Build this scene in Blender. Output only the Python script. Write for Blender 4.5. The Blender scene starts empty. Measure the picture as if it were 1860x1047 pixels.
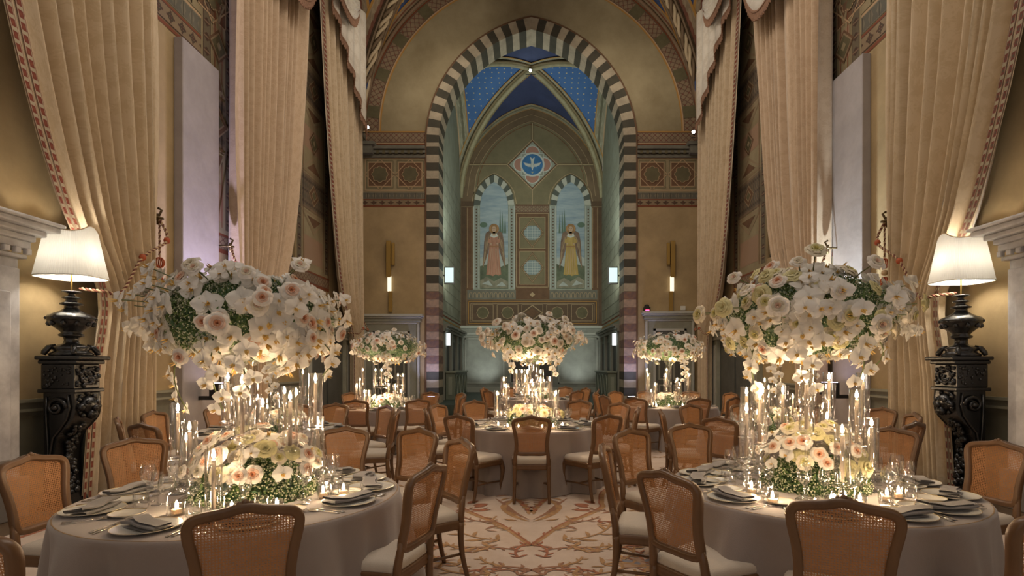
import bpy, math, random
from mathutils import Vector, Matrix, Euler
import numpy as np
PI = math.pi
R = random.Random(7)
SC = bpy.context.scene
COL = SC.collection
# ------------------------------------------------------------------ camera, world, exposure
F, XC, YH, CZ = 1010.0, 965.0, 665.0, 1.55      # focal length in px, vanishing point, camera height
cd = bpy.data.cameras.new('camera'); cam = bpy.data.objects.new('camera', cd); COL.objects.link(cam)
cam.location = (0, 0, CZ); cam.rotation_euler = (PI/2, 0, 0)
cd.sensor_width = 36; cd.lens = F*36/1860; cd.clip_start = .05; cd.clip_end = 200
cd.shift_x = -(XC-930)/1860; cd.shift_y = (YH-523.5)/1860
SC.camera = cam
SC.view_settings.view_transform = 'Standard'; SC.view_settings.look = 'None'
SC.view_settings.exposure = 1.1; SC.view_settings.gamma = 1; SC.view_settings.use_curve_mapping = False
w = bpy.data.worlds.new('world'); SC.world = w; w.use_nodes = True
w.node_tree.nodes['Background'].inputs[0].default_value = (1.0, .87, .76, 1)
w.node_tree.nodes['Background'].inputs[1].default_value = 0.2
SC.cycles.transparent_max_bounces = 18; SC.cycles.use_adaptive_sampling = True; SC.cycles.adaptive_threshold = .04
SC.cycles.max_bounces = 5; SC.cycles.diffuse_bounces = 3; SC.cycles.glossy_bounces = 2; SC.cycles.transmission_bounces = 4
SC.cycles.sample_clamp_indirect = 4; SC.cycles.use_denoising = True
SC.cycles.caustics_reflective = False; SC.cycles.caustics_refractive = False

def light(name, kind, loc, energy, color, parent=None, **k):
    d = bpy.data.lights.new(name, kind); d.energy = energy; d.color = color
    tgt = k.pop('target', None)
    for a, b in k.items(): setattr(d, a, b)
    o = bpy.data.objects.new(name, d); COL.objects.link(o); o.location = loc
    if tgt: o.rotation_euler = (Vector(tgt)-Vector(loc)).to_track_quat('-Z', 'Y').to_euler()
    if parent: o.parent = parent
    return o
# added warm fill without fittings under the hall vault, and cool floods in the chapel
WARM = (1, .86, .72); COOL = (.95, 1.0, .86)
for x, y, e in ((0, 3.5, 95), (0, 9.0, 120), (0, 14.0, 80)):
    light('hall_fill', 'AREA', (x, y, 12.2), e, WARM, shape='DISK', size=3.5)
for s in (-1, 1):
    light('vault_fill', 'SPOT', (s*1.8, 13.5, 9.0), 170, (1, .88, .72), spot_size=1.5, spot_blend=1, shadow_soft_size=.1, target=(s*3.9, 17.6, 12.6))  # added unseen spot in mid-air, brightens the vault ribs and corners
    light('chapel_flood_light', 'SPOT', (s*2.85, 19.9, 4.7), 130, COOL, spot_size=1.7, spot_blend=1, shadow_soft_size=.12, target=(-s*-2.0, 26, 6.0))
    light('chapel_up_light', 'SPOT', (s*2.2, 20.2, 5.2), 230, (.90, 1, .92), spot_size=1.9, spot_blend=1, shadow_soft_size=.2, target=(s*1.5, 23, 13))
    light('chapel_low_light', 'SPOT', (s*1.9, 24.6, .5), 38, (.92, .97, .92), spot_size=1.5, spot_blend=1, shadow_soft_size=.1, target=(s*2.3, 26, 2.2))
    light('pillar_light', 'SPOT', (s*3.2, 17.35, .45), 60, (.55, .58, 1), spot_size=1.2, spot_blend=1, shadow_soft_size=.06, target=(s*3.2, 17.95, 2.6))
light('chapel_side_light', 'POINT', (0, 21.5, 6.5), 40, (.72, .92, .90), shadow_soft_size=.6)
# ------------------------------------------------------------------ materials
MATS = {}
def mat(name, col, rough=.6, metal=0, var=0, vscale=3, bump=0, bscale=20, spec=None, emit=None, es=0, col2=None, sheen=0, trans=0, stretch=None):
    if name in MATS: return MATS[name]
    m = bpy.data.materials.new(name); m.use_nodes = True; MATS[name] = m
    nt = m.node_tree; b = nt.nodes['Principled BSDF']
    b.inputs['Base Color'].default_value = (*col, 1); b.inputs['Roughness'].default_value = rough; b.inputs['Metallic'].default_value = metal
    if spec is not None: b.inputs['Specular IOR Level'].default_value = spec
    if sheen: b.inputs['Sheen Weight'].default_value = sheen
    if emit: b.inputs['Emission Color'].default_value = (*emit, 1); b.inputs['Emission Strength'].default_value = es
    if var or bump:
        tc = nt.nodes.new('ShaderNodeTexCoord'); src = tc.outputs['Object']
        if stretch:
            mp = nt.nodes.new('ShaderNodeMapping'); mp.inputs['Scale'].default_value = stretch
            nt.links.new(src, mp.inputs[0]); src = mp.outputs[0]
    if var:
        n = nt.nodes.new('ShaderNodeTexNoise'); n.inputs['Scale'].default_value = vscale; n.inputs['Detail'].default_value = 6; n.inputs['Roughness'].default_value = .65
        nt.links.new(src, n.inputs['Vector'])
        r = nt.nodes.new('ShaderNodeValToRGB'); nt.links.new(n.outputs['Fac'], r.inputs[0])
        a = col; c2 = col2 or tuple(max(0, c*(1-var)) for c in col)
        r.color_ramp.elements[0].position = .32; r.color_ramp.elements[1].position = .66
        r.color_ramp.elements[0].color = (*c2, 1); r.color_ramp.elements[1].color = (*a, 1)
        nt.links.new(r.outputs[0], b.inputs['Base Color'])
    if bump:
        n = nt.nodes.new('ShaderNodeTexNoise'); n.inputs['Scale'].default_value = bscale; n.inputs['Detail'].default_value = 4
        nt.links.new(src, n.inputs['Vector'])
        bp = nt.nodes.new('ShaderNodeBump'); bp.inputs['Strength'].default_value = bump; bp.inputs['Distance'].default_value = .01
        nt.links.new(n.outputs['Fac'], bp.inputs['Height']); nt.links.new(bp.outputs[0], b.inputs['Normal'])
    if trans:
        out = nt.nodes['Material Output']; t = nt.nodes.new('ShaderNodeBsdfTranslucent'); mx = nt.nodes.new('ShaderNodeMixShader')
        t.inputs[0].default_value = (*col, 1)
        src = b.inputs['Base Color'].links
        if src: nt.links.new(src[0].from_socket, t.inputs[0])
        mx.inputs[0].default_value = trans
        nt.links.new(b.outputs[0], mx.inputs[1]); nt.links.new(t.outputs[0], mx.inputs[2]); nt.links.new(mx.outputs[0], out.inputs[0])
    return m
def glass(name, tint=(1, 1, 1), lo=.04, blend=.25, tr=(1, 1, 1)):
    m = bpy.data.materials.new(name); m.use_nodes = True; nt = m.node_tree; MATS[name] = m
    nt.nodes.remove(nt.nodes['Principled BSDF']); out = nt.nodes['Material Output']
    t = nt.nodes.new('ShaderNodeBsdfTransparent'); t.inputs[0].default_value = (*tr, 1)
    g = nt.nodes.new('ShaderNodeBsdfGlossy'); g.inputs['Roughness'].default_value = .05; g.inputs[0].default_value = (*tint, 1)
    lw = nt.nodes.new('ShaderNodeLayerWeight'); lw.inputs[0].default_value = blend
    mr = nt.nodes.new('ShaderNodeMapRange'); mr.inputs['To Min'].default_value = lo; mr.inputs['To Max'].default_value = .85
    nt.links.new(lw.outputs['Facing'], mr.inputs[0])
    mx = nt.nodes.new('ShaderNodeMixShader'); nt.links.new(mr.outputs[0], mx.inputs[0])
    nt.links.new(t.outputs[0], mx.inputs[1]); nt.links.new(g.outputs[0], mx.inputs[2]); nt.links.new(mx.outputs[0], out.inputs[0])
    return m
def glow(name, col, es):
    m = bpy.data.materials.new(name); m.use_nodes = True; nt = m.node_tree; MATS[name] = m
    nt.nodes.remove(nt.nodes['Principled BSDF']); out = nt.nodes['Material Output']
    e = nt.nodes.new('ShaderNodeEmission'); e.inputs[0].default_value = (*col, 1); e.inputs[1].default_value = es
    t = nt.nodes.new('ShaderNodeBsdfTransparent'); ad = nt.nodes.new('ShaderNodeAddShader')
    nt.links.new(e.outputs[0], ad.inputs[0]); nt.links.new(t.outputs[0], ad.inputs[1]); nt.links.new(ad.outputs[0], out.inputs[0]); return m
def nmath(nt, op, a, b=None, c=None):
    n = nt.nodes.new('ShaderNodeMath'); n.operation = op
    for i, q in enumerate((a, b, c)):
        if q is None: continue
        if isinstance(q, (int, float)): n.inputs[i].default_value = q
        else: nt.links.new(q, n.inputs[i])
    return n.outputs[0]
def mixc(nt, f, a, b):
    n = nt.nodes.new('ShaderNodeMix'); n.data_type = 'RGBA'
    if isinstance(f, (int, float)): n.inputs[0].default_value = f
    else: nt.links.new(f, n.inputs[0])
    for i, q in ((6, a), (7, b)):
        if isinstance(q, tuple): n.inputs[i].default_value = (*q, 1)
        else: nt.links.new(q, n.inputs[i])
    return n.outputs[2]
def pattern(name, kind, base, c1, c2, su=4.0, rough=.75, sv=1.0):
    """painted ornament on UV: u in metres along the band, v 0..1 across it"""
    m = bpy.data.materials.new(name); m.use_nodes = True; MATS[name] = m; nt = m.node_tree; b = nt.nodes['Principled BSDF']
    b.inputs['Roughness'].default_value = rough
    uv = nt.nodes.new('ShaderNodeUVMap'); sp = nt.nodes.new('ShaderNodeSeparateXYZ'); nt.links.new(uv.outputs[0], sp.inputs[0])
    u = nmath(nt, 'MULTIPLY', sp.outputs[0], su); v = sp.outputs[1]
    fu = nmath(nt, 'SUBTRACT', nmath(nt, 'FRACT', u), .5); fv = nmath(nt, 'SUBTRACT', nmath(nt, 'FRACT', nmath(nt, 'MULTIPLY', v, sv)), .5)
    au = nmath(nt, 'ABSOLUTE', fu); av = nmath(nt, 'ABSOLUTE', fv)
    dist = nmath(nt, 'SQRT', nmath(nt, 'ADD', nmath(nt, 'MULTIPLY', fu, fu), nmath(nt, 'MULTIPLY', fv, fv)))
    edge = nmath(nt, 'GREATER_THAN', nmath(nt, 'ABSOLUTE', nmath(nt, 'SUBTRACT', v, .5)), .43)
    if kind == 'cross':
        l1 = nmath(nt, 'LESS_THAN', nmath(nt, 'MINIMUM', au, av), .07); l2 = nmath(nt, 'LESS_THAN', dist, .36)
        k1 = nmath(nt, 'MULTIPLY', l1, l2); k2 = nmath(nt, 'COMPARE', dist, .2, .05)
    elif kind == 'lattice':
        d1 = nmath(nt, 'ABSOLUTE', nmath(nt, 'SUBTRACT', au, av)); k1 = nmath(nt, 'LESS_THAN', d1, .09)
        k2 = nmath(nt, 'LESS_THAN', dist, .15)
    elif kind == 'scroll':
        k1 = nmath(nt, 'COMPARE', dist, .33, .07); k2 = nmath(nt, 'LESS_THAN', nmath(nt, 'ABSOLUTE', nmath(nt, 'SUBTRACT', dist, nmath(nt, 'MULTIPLY', au, .9))), .06)
    elif kind == 'squares':
        k1 = nmath(nt, 'LESS_THAN', nmath(nt, 'MAXIMUM', au, av), .33); k2 = nmath(nt, 'LESS_THAN', nmath(nt, 'MAXIMUM', au, av), .12)
    elif kind == 'leaf':
        k1 = nmath(nt, 'LESS_THAN', nmath(nt, 'ADD', nmath(nt, 'MULTIPLY', au, 1.6), av), .5); k2 = nmath(nt, 'LESS_THAN', au, .06)
    c = mixc(nt, k1, base, c1); c = mixc(nt, k2, c, c2); c = mixc(nt, edge, c, c1)
    n = nt.nodes.new('ShaderNodeTexNoise'); n.inputs['Scale'].default_value = 2.5; n.inputs['Detail'].default_value = 5
    tc = nt.nodes.new('ShaderNodeTexCoord'); nt.links.new(tc.outputs['Object'], n.inputs['Vector'])
    mu = nt.nodes.new('ShaderNodeMix'); mu.data_type = 'RGBA'; mu.blend_type = 'MULTIPLY'; mu.inputs[0].default_value = .6
    nt.links.new(c, mu.inputs[6]); nt.links.new(n.outputs['Fac'], mu.inputs[7]); nt.links.new(mu.outputs[2], b.inputs['Base Color'])
    return m
def fabric(name, c1, c2, scale=9, rough=.8, sheen=.3, bump=.15, trans=0):
    """woven damask: blotchy two tone figure + thread bump, on UV in metres"""
    m = bpy.data.materials.new(name); m.use_nodes = True; MATS[name] = m; nt = m.node_tree; b = nt.nodes['Principled BSDF']
    b.inputs['Roughness'].default_value = rough; b.inputs['Sheen Weight'].default_value = sheen
    uv = nt.nodes.new('ShaderNodeUVMap'); v = nt.nodes.new('ShaderNodeTexVoronoi'); v.feature = 'SMOOTH_F1'; v.inputs['Scale'].default_value = scale
    n = nt.nodes.new('ShaderNodeTexNoise'); n.inputs['Scale'].default_value = scale*1.5; n.inputs['Detail'].default_value = 3; n.inputs['Distortion'].default_value = 2.5
    nt.links.new(uv.outputs[0], n.inputs['Vector']); nt.links.new(uv.outputs[0], v.inputs['Vector'])
    f = nmath(nt, 'ADD', nmath(nt, 'MULTIPLY', n.outputs['Fac'], .7), nmath(nt, 'MULTIPLY', v.outputs['Distance'], .5))
    r = nt.nodes.new('ShaderNodeValToRGB'); r.color_ramp.elements[0].position = .48; r.color_ramp.elements[1].position = .60
    r.color_ramp.elements[0].color = (*c1, 1); r.color_ramp.elements[1].color = (*c2, 1)
    nt.links.new(f, r.inputs[0]); nt.links.new(r.outputs[0], b.inputs['Base Color'])
    bp = nt.nodes.new('ShaderNodeBump'); bp.inputs['Strength'].default_value = bump; bp.inputs['Distance'].default_value = .01
    nt.links.new(f, bp.inputs['Height']); nt.links.new(bp.outputs[0], b.inputs['Normal'])
    return m
def starry(name, c1, c2, star, scale):
    m = mat(name, c1, .8, var=.5, vscale=.5, col2=c2); nt = m.node_tree; b = nt.nodes['Principled BSDF']
    src = b.inputs['Base Color'].links[0].from_socket
    v = nt.nodes.new('ShaderNodeTexVoronoi'); v.inputs['Scale'].default_value = scale; v.inputs['Randomness'].default_value = .25; v.voronoi_dimensions = '2D'
    uv = nt.nodes.new('ShaderNodeUVMap'); nt.links.new(uv.outputs[0], v.inputs['Vector'])
    k = nmath(nt, 'LESS_THAN', v.outputs['Distance'], .11)
    nt.links.new(mixc(nt, k, src, star), b.inputs['Base Color'])
    return m
# ------------------------------------------------------------------ mesh builder
class MB:
    def __init__(s): s.v = []; s.f = []; s.m = []; s.u = {}
    def add(s, vs, fs, m=0, uv=None):
        o = len(s.v); s.v += [tuple(q) for q in vs]
        for k, f in enumerate(fs):
            s.f.append(tuple(o+i for i in f)); s.m.append(m)
            if uv: s.u[len(s.f)-1] = [uv[i] for i in f]
        return s
    def box(s, x0, x1, y0, y1, z0, z1, m=0):
        x0, x1 = sorted((x0, x1)); y0, y1 = sorted((y0, y1)); z0, z1 = sorted((z0, z1))
        v = [(x, y, z) for z in (z0, z1) for y in (y0, y1) for x in (x0, x1)]
        return s.add(v, [(0, 2, 3, 1), (4, 5, 7, 6), (0, 1, 5, 4), (2, 6, 7, 3), (0, 4, 6, 2), (1, 3, 7, 5)], m)
    def grid(s, fn, nu, nv, m=0, wrap=False, uv=None):
        vs = []; us = []
        for i in range(nu+1):
            for j in range(nv+1):
                vs.append(fn(i/nu, j/nv)); us.append(uv(i/nu, j/nv) if uv else None)
        fs = [(i*(nv+1)+j, (i+1)*(nv+1)+j, (i+1)*(nv+1)+j+1, i*(nv+1)+j+1) for i in range(nu) for j in range(nv)]
        return s.add(vs, fs, m, us if uv else None)
    def lathe(s, prof, n=16, c=(0, 0, 0), m=0, fn=None):
        vs = []; k = len(prof)
        for i in range(n):
            a = 2*PI*i/n; q = fn(a) if fn else 1
            for r, z in prof: vs.append((c[0]+r*q*math.cos(a), c[1]+r*q*math.sin(a), c[2]+z))
        fs = [(i*k+j, ((i+1) % n)*k+j, ((i+1) % n)*k+j+1, i*k+j+1) for i in range(n) for j in range(k-1)]
        return s.add(vs, fs, m)
    def tube(s, pts, r, n=8, m=0, closed=False, flat=None, cap=True, up=None):
        P = [Vector(p) for p in pts]; N = len(P); rs = r if isinstance(r, (list, tuple)) else [r]*N
        vs = []; prev = None
        for i, p in enumerate(P):
            a = P[(i-1) % N] if closed or i else P[0]; b = P[(i+1) % N] if closed or i < N-1 else P[-1]
            t = (b-a).normalized()
            if prev is None:
                q = Vector(up) if up else (Vector((0, 0, 1)) if abs(t.z) < .9 else Vector((1, 0, 0)))
                prev = (q-t*q.dot(t)).normalized()
            else: prev = (prev-t*prev.dot(t)).normalized()
            w = t.cross(prev)
            for j in range(n):
                g = 2*PI*j/n; c_, s_ = math.cos(g)*rs[i], math.sin(g)*rs[i]*(flat or 1)
                vs.append(p+prev*c_+w*s_)
        L = N if closed else N-1
        fs = [(i*n+j, ((i+1) % N)*n+j, ((i+1) % N)*n+(j+1) % n, i*n+(j+1) % n) for i in range(L) for j in range(n)]
        if cap and not closed: fs += [tuple(range(n)), tuple(reversed(range((N-1)*n, N*n)))]
        return s.add(vs, fs, m)
    def strip(s, A, B, m=0, uv=True):
        """ribbon between two polylines with metric u"""
        n = len(A); us = [0]
        for i in range(1, n): us.append(us[-1]+(Vector(A[i])-Vector(A[i-1])).length)
        vs = list(A)+list(B); uvs = [(x, 0) for x in us]+[(x, 1) for x in us]
        return s.add(vs, [(i, i+1, n+i+1, n+i) for i in range(n-1)], m, uvs)
    def xf(s, M, other, m_off=0):
        o = len(s.v); s.v += [tuple(M @ Vector(q)) for q in other.v]
        base = len(s.f)
        for k, f in enumerate(other.f):
            s.f.append(tuple(o+i for i in f)); s.m.append(other.m[k]+m_off)
            if k in other.u: s.u[base+k] = other.u[k]
        return s
    def mesh(s, name, mats, smooth=False):
        me = bpy.data.meshes.new(name); me.from_pydata(s.v, [], s.f)
        for q in (mats if isinstance(mats, (list, tuple)) else [mats]): me.materials.append(q)
        me.polygons.foreach_set('material_index', s.m)
        if smooth: me.polygons.foreach_set('use_smooth', [True]*len(s.f))
        if s.u:
            L = me.uv_layers.new(name='UVMap').data; a = np.zeros(len(me.loops)*2, dtype=np.float32); k = 0
            for i, f in enumerate(s.f):
                q = s.u.get(i)
                for j in range(len(f)):
                    if q: a[k*2], a[k*2+1] = q[j]
                    k += 1
            L.foreach_set('uv', a)
        me.update(); return me
    def ob(s, name, mats, parent=None, smooth=False, **k): return ob(name, s.mesh(name, mats, smooth), parent, **k)
def ob(name, me, parent=None, loc=None, rot=None, label=None, cat=None, group=None, kind=None, scale=None):
    o = bpy.data.objects.new(name, me); COL.objects.link(o)
    if parent: o.parent = parent
    if loc is not None: o.location = loc
    if rot is not None: o.rotation_euler = rot if hasattr(rot, '__len__') else (0, 0, rot)
    if scale is not None: o.scale = scale if hasattr(scale, '__len__') else (scale,)*3
    for a, b in (('label', label), ('category', cat), ('group', group), ('kind', kind)):
        if b: o[a] = b
    return o
def copy_tree(o, parent=None, **k):
    c = o.copy(); COL.objects.link(c)
    if parent: c.parent = parent
    for ch in KIDS.get(o.name, o.children): copy_tree(ch, c)
    for a, b in k.items():
        if a == 'loc': c.location = b
        elif a == 'rot': c.rotation_euler = (0, 0, b)
        else: c[a] = b
    return c
KIDS = {}
def bevel(o, wd=.01, seg=2):
    b = o.modifiers.new('bevel', 'BEVEL'); b.width = wd; b.segments = seg; b.limit_method = 'ANGLE'; return o
def crom(pts, n=6, closed=False):
    P = [Vector(p) for p in pts]; N = len(P); out = []
    for i in range(N if closed else N-1):
        g = lambda k: P[k % N] if closed else P[max(0, min(N-1, k))]
        a, b, c, d = g(i-1), g(i), g(i+1), g(i+2)
        for k in range(n):
            t = k/n; out.append(.5*((2*b)+(c-a)*t+(2*a-5*b+4*c-d)*t*t+(3*b-a-3*c+d)*t**3))
    if not closed: out.append(P[-1])
    return out
def interp(tab, z):
    if z <= tab[0][0]: return tab[0][1]
    for (a, b), (c, d) in zip(tab, tab[1:]):
        if z <= c:
            t = (z-a)/(c-a); return b+(d-b)*t
    return tab[-1][1]
def smooth_tab(tab):
    """table -> dense catmull-rom table"""
    q = crom([(a, b, 0) for a, b in tab], 5); return [(p.x, p.y) for p in q]
M_ = mat
PLASTER = M_('ochre_plaster', (.46, .34, .18), .85, var=.35, vscale=1.3, bump=.25, bscale=14, col2=(.34, .25, .13))
PLAST2 = M_('olive_plaster', (.36, .30, .18), .85, var=.35, vscale=.9, bump=.15, bscale=12, col2=(.25, .20, .11))
DADO = M_('dado_grey', (.20, .19, .14), .7, var=.25, vscale=2)
CREAM = M_('cream_paint', (.50, .38, .24), .8, var=.2); RED = M_('red_brown_paint', (.20, .055, .02), .8)
BROWN = M_('brown_paint', (.17, .09, .045), .8, var=.3); OLIVE = M_('olive_paint', (.14, .12, .06), .8, var=.3)
OCHRE = M_('ochre_line', (.42, .22, .05), .75); GREYB = M_('grey_band', (.19, .18, .14), .8, var=.3)
TAN = M_('tan_line', (.48, .33, .19), .8); DARK = M_('near_black', (.015, .014, .012), .5)
BORD = pattern('small_cross_border', 'cross', (.36, .26, .15), (.12, .05, .03), (.09, .06, .03), 3.6)
LATT = pattern('lattice_border', 'lattice', (.36, .26, .16), (.20, .11, .07), (.24, .09, .06), 5.5, sv=2)
SCRO = pattern('scroll_border', 'scroll', (.38, .28, .17), (.46, .35, .22), (.24, .09, .05), 1.9)
LEAF = pattern('leaf_border', 'leaf', (.17, .16, .12), (.26, .23, .16), (.10, .09, .06), 4.5)
STONE = pattern('pale_rib_paint', 'scroll', (.40, .36, .24), (.50, .46, .32), (.22, .20, .12), 1.1)
WHITE = M_('grey_white_marble', (.62, .62, .60), .45, var=.35, vscale=2.2, bump=.1, bscale=9, col2=(.42, .42, .42))
GOLD = M_('aged_gold', (.65, .45, .15), .35, 1); BRASS = M_('dark_bronze', (.14, .10, .05), .45, .8)
BLACK = M_('ebonised_wood', (.012, .012, .012), .26, var=.3, bump=.15, bscale=40, spec=.7)
# ------------------------------------------------------------------ room shell
HW, YE, YB = 5.5, 18.0, -3.0             # half width, arch wall, back limit
SPR, CC = 9.15, .12                       # springing of the hall vault
def prof(u, c, a):                        # pointed arch height over half span a
    x = min(abs(u), 1)*a; r = a+c
    return math.sqrt(max(0, r*r-(x+c)**2))
def hall(u, v): return SPR+max(prof(u, CC, HW), prof(v, CC, HW))
BAYS = [(13.5, 4.5), (4.5, 4.5)]
def bay_top(y):
    for c, b in BAYS:
        if c-b <= y <= c+b: return SPR+prof((y-c)/b, CC, HW)
    return SPR+prof(0, CC, HW)
floor = MB().box(-HW-.4, HW+.4, YB, 28, -.12, 0).ob('floor', M_('parquet', (.16, .10, .055), .4, var=.4, vscale=6, stretch=(1, .2, 1)), kind='structure')
# side walls with a tall window opening each
WIN = (10.3, 12.95, 4.05, 11.2)
def side_wall(s, name):
    mb = MB(); ys = [YB, 0, 2, 4, 5, 6, 7, 8, 8.6, 9, 9.6, WIN[0], 11, 12, WIN[1], 13.8, 14.6, 15.4, 16.2, 17, 17.5, YE+.3]
    for a, b in zip(ys, ys[1:]):
        ta, tb = (bay_top(max(a, 0)), bay_top(min(b, YE))) if a >= 0 else (SPR+5.5, SPR+5.5)
        def q(z0, z1, z2, z3, m=0):
            x0, x1 = s*HW, s*(HW+.35)
            mb.add([(x0, a, z0), (x0, b, z1), (x0, b, z2), (x0, a, z3), (x1, a, z0), (x1, b, z1), (x1, b, z2), (x1, a, z3)],
                   [(0, 1, 2, 3), (4, 7, 6, 5), (0, 3, 7, 4), (1, 5, 6, 2), (0, 4, 5, 1), (3, 2, 6, 7)], m)
        q(0, 0, 1.0, 1.0, 1)
        if a >= WIN[0]-.01 and b <= WIN[1]+.01:
            q(1.0, 1.0, WIN[2], WIN[2]); q(WIN[3], WIN[3], tb, ta, 2)
        else:
            q(1.0, 1.0, 6.7, 6.7); q(6.7, 6.7, tb, ta, 2)
    w_ = mb.ob(name, [PLASTER, DADO, PLAST2], kind='structure')
    # chair rail
    cr = MB(); X = lambda d: s*(HW-d)
    for d, z0, z1, m in ((.02, 1.0, 1.05, 0), (.045, 1.05, 1.08, 1), (.025, 1.08, 1.15, 0), (.05, 1.15, 1.185, 1)):
        cr.box(X(0), X(d), YB, YE, z0, z1, m)
    cr.box(X(0), X(.03), YB, YE, 0, .2, 0)
    cr.ob('chair_rail', [GREYB, M_('rail_light', (.28, .27, .20), .6)], w_)
    # painted frieze and cornice
    fz = MB(); P = lambda y, z, k: (s*(HW-.004-.003*k), y, z)
    def band(z0, z1, m, k=1, y0=YB, y1=YE):
        for a, b in ((y0, min(y1, 10.2)), (max(y0, 14.75), y1)):
            if b > a: fz.add([P(a, z0, k), P(b, z0, k), P(b, z1, k), P(a, z1, k)], [(0, 1, 2, 3)], m, [(a, 0), (b, 0), (b, 1), (a, 1)])
    band(6.66, 6.72, 3); band(6.74, 7.0, 0); band(7.0, 7.04, 3); band(7.06, 7.34, 2); band(7.34, 7.38, 4); band(7.4, 8.56, 5)
    band(8.56, 8.6, 3); band(9.0, 9.2, 1)
    def line(pts, wd, m, k=3, closed=True):
        n = len(pts); 
        for i in range(n if closed else n-1):
            a = Vector(pts[i]); b = Vector(pts[(i+1) % n]); t = (b-a).normalized()*wd/2; nn = Vector((-t.y, t.x))
            a2, b2 = a-t, b+t
            fz.add([P(*(a2+nn), k), P(*(b2+nn), k), P(*(b2-nn), k), P(*(a2-nn), k)], [(0, 1, 2, 3)], m)
    y = 2.6
    star_at = []
    while y < 17.2:
        if not (10.0 < y < 14.8): 
            star_at.append(y)
        y += 1.16
    for y in star_at:
        c = Vector((y, 7.98)); sq = lambda r: [c+Vector((r*a, r*b)) for a, b in ((-1, -1), (1, -1), (1, 1), (-1, 1))]
        fz.add([P(*q, 2) for q in sq(.42)], [(0, 1, 2, 3)], 6); line(sq(.42), .025, 4, 3)
        line([c+Vector(q)*.53 for q in ((0, 1), (1, 0), (0, -1), (-1, 0))], .025, 4, 4)
        st = [c+Vector((math.cos(t), math.sin(t)))*(.25+.045*abs(math.cos(4*t))) for t in [PI/16*j for j in range(32)]]
        fz.add([P(*q, 5) for q in st], [tuple(range(32))], 7); line(st, .025, 4, 6)
        for d in (-.58, .58): line([c+Vector((d, -.55)), c+Vector((d, .55))], .02, 3, 4, False)
    fz.ob('painted_frieze', [BORD, LATT, LEAF, RED, TAN, PLAST2, BROWN, OLIVE], w_)
    cn = MB()
    for d, z0, z1 in ((.06, 8.62, 8.72), (.1, 8.74, 8.82), (.16, 8.84, 8.98)):
        for a, b in ((YB, 10.2), (14.75, YE)): cn.box(X(0), X(d), a, b, z0, z1)
    for a, b in ((YB, 10.2), (14.75, YE)):
        yy = a+.1
        while yy < b-.1: cn.box(X(.1), X(.15), yy, yy+.09, 8.735, 8.83, 1); yy += .2
    cn.ob('cornice', [GREYB, OLIVE], w_)
    return w_
wl = side_wall(-1, 'wall_left'); wr = side_wall(1, 'wall_right')
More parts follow.
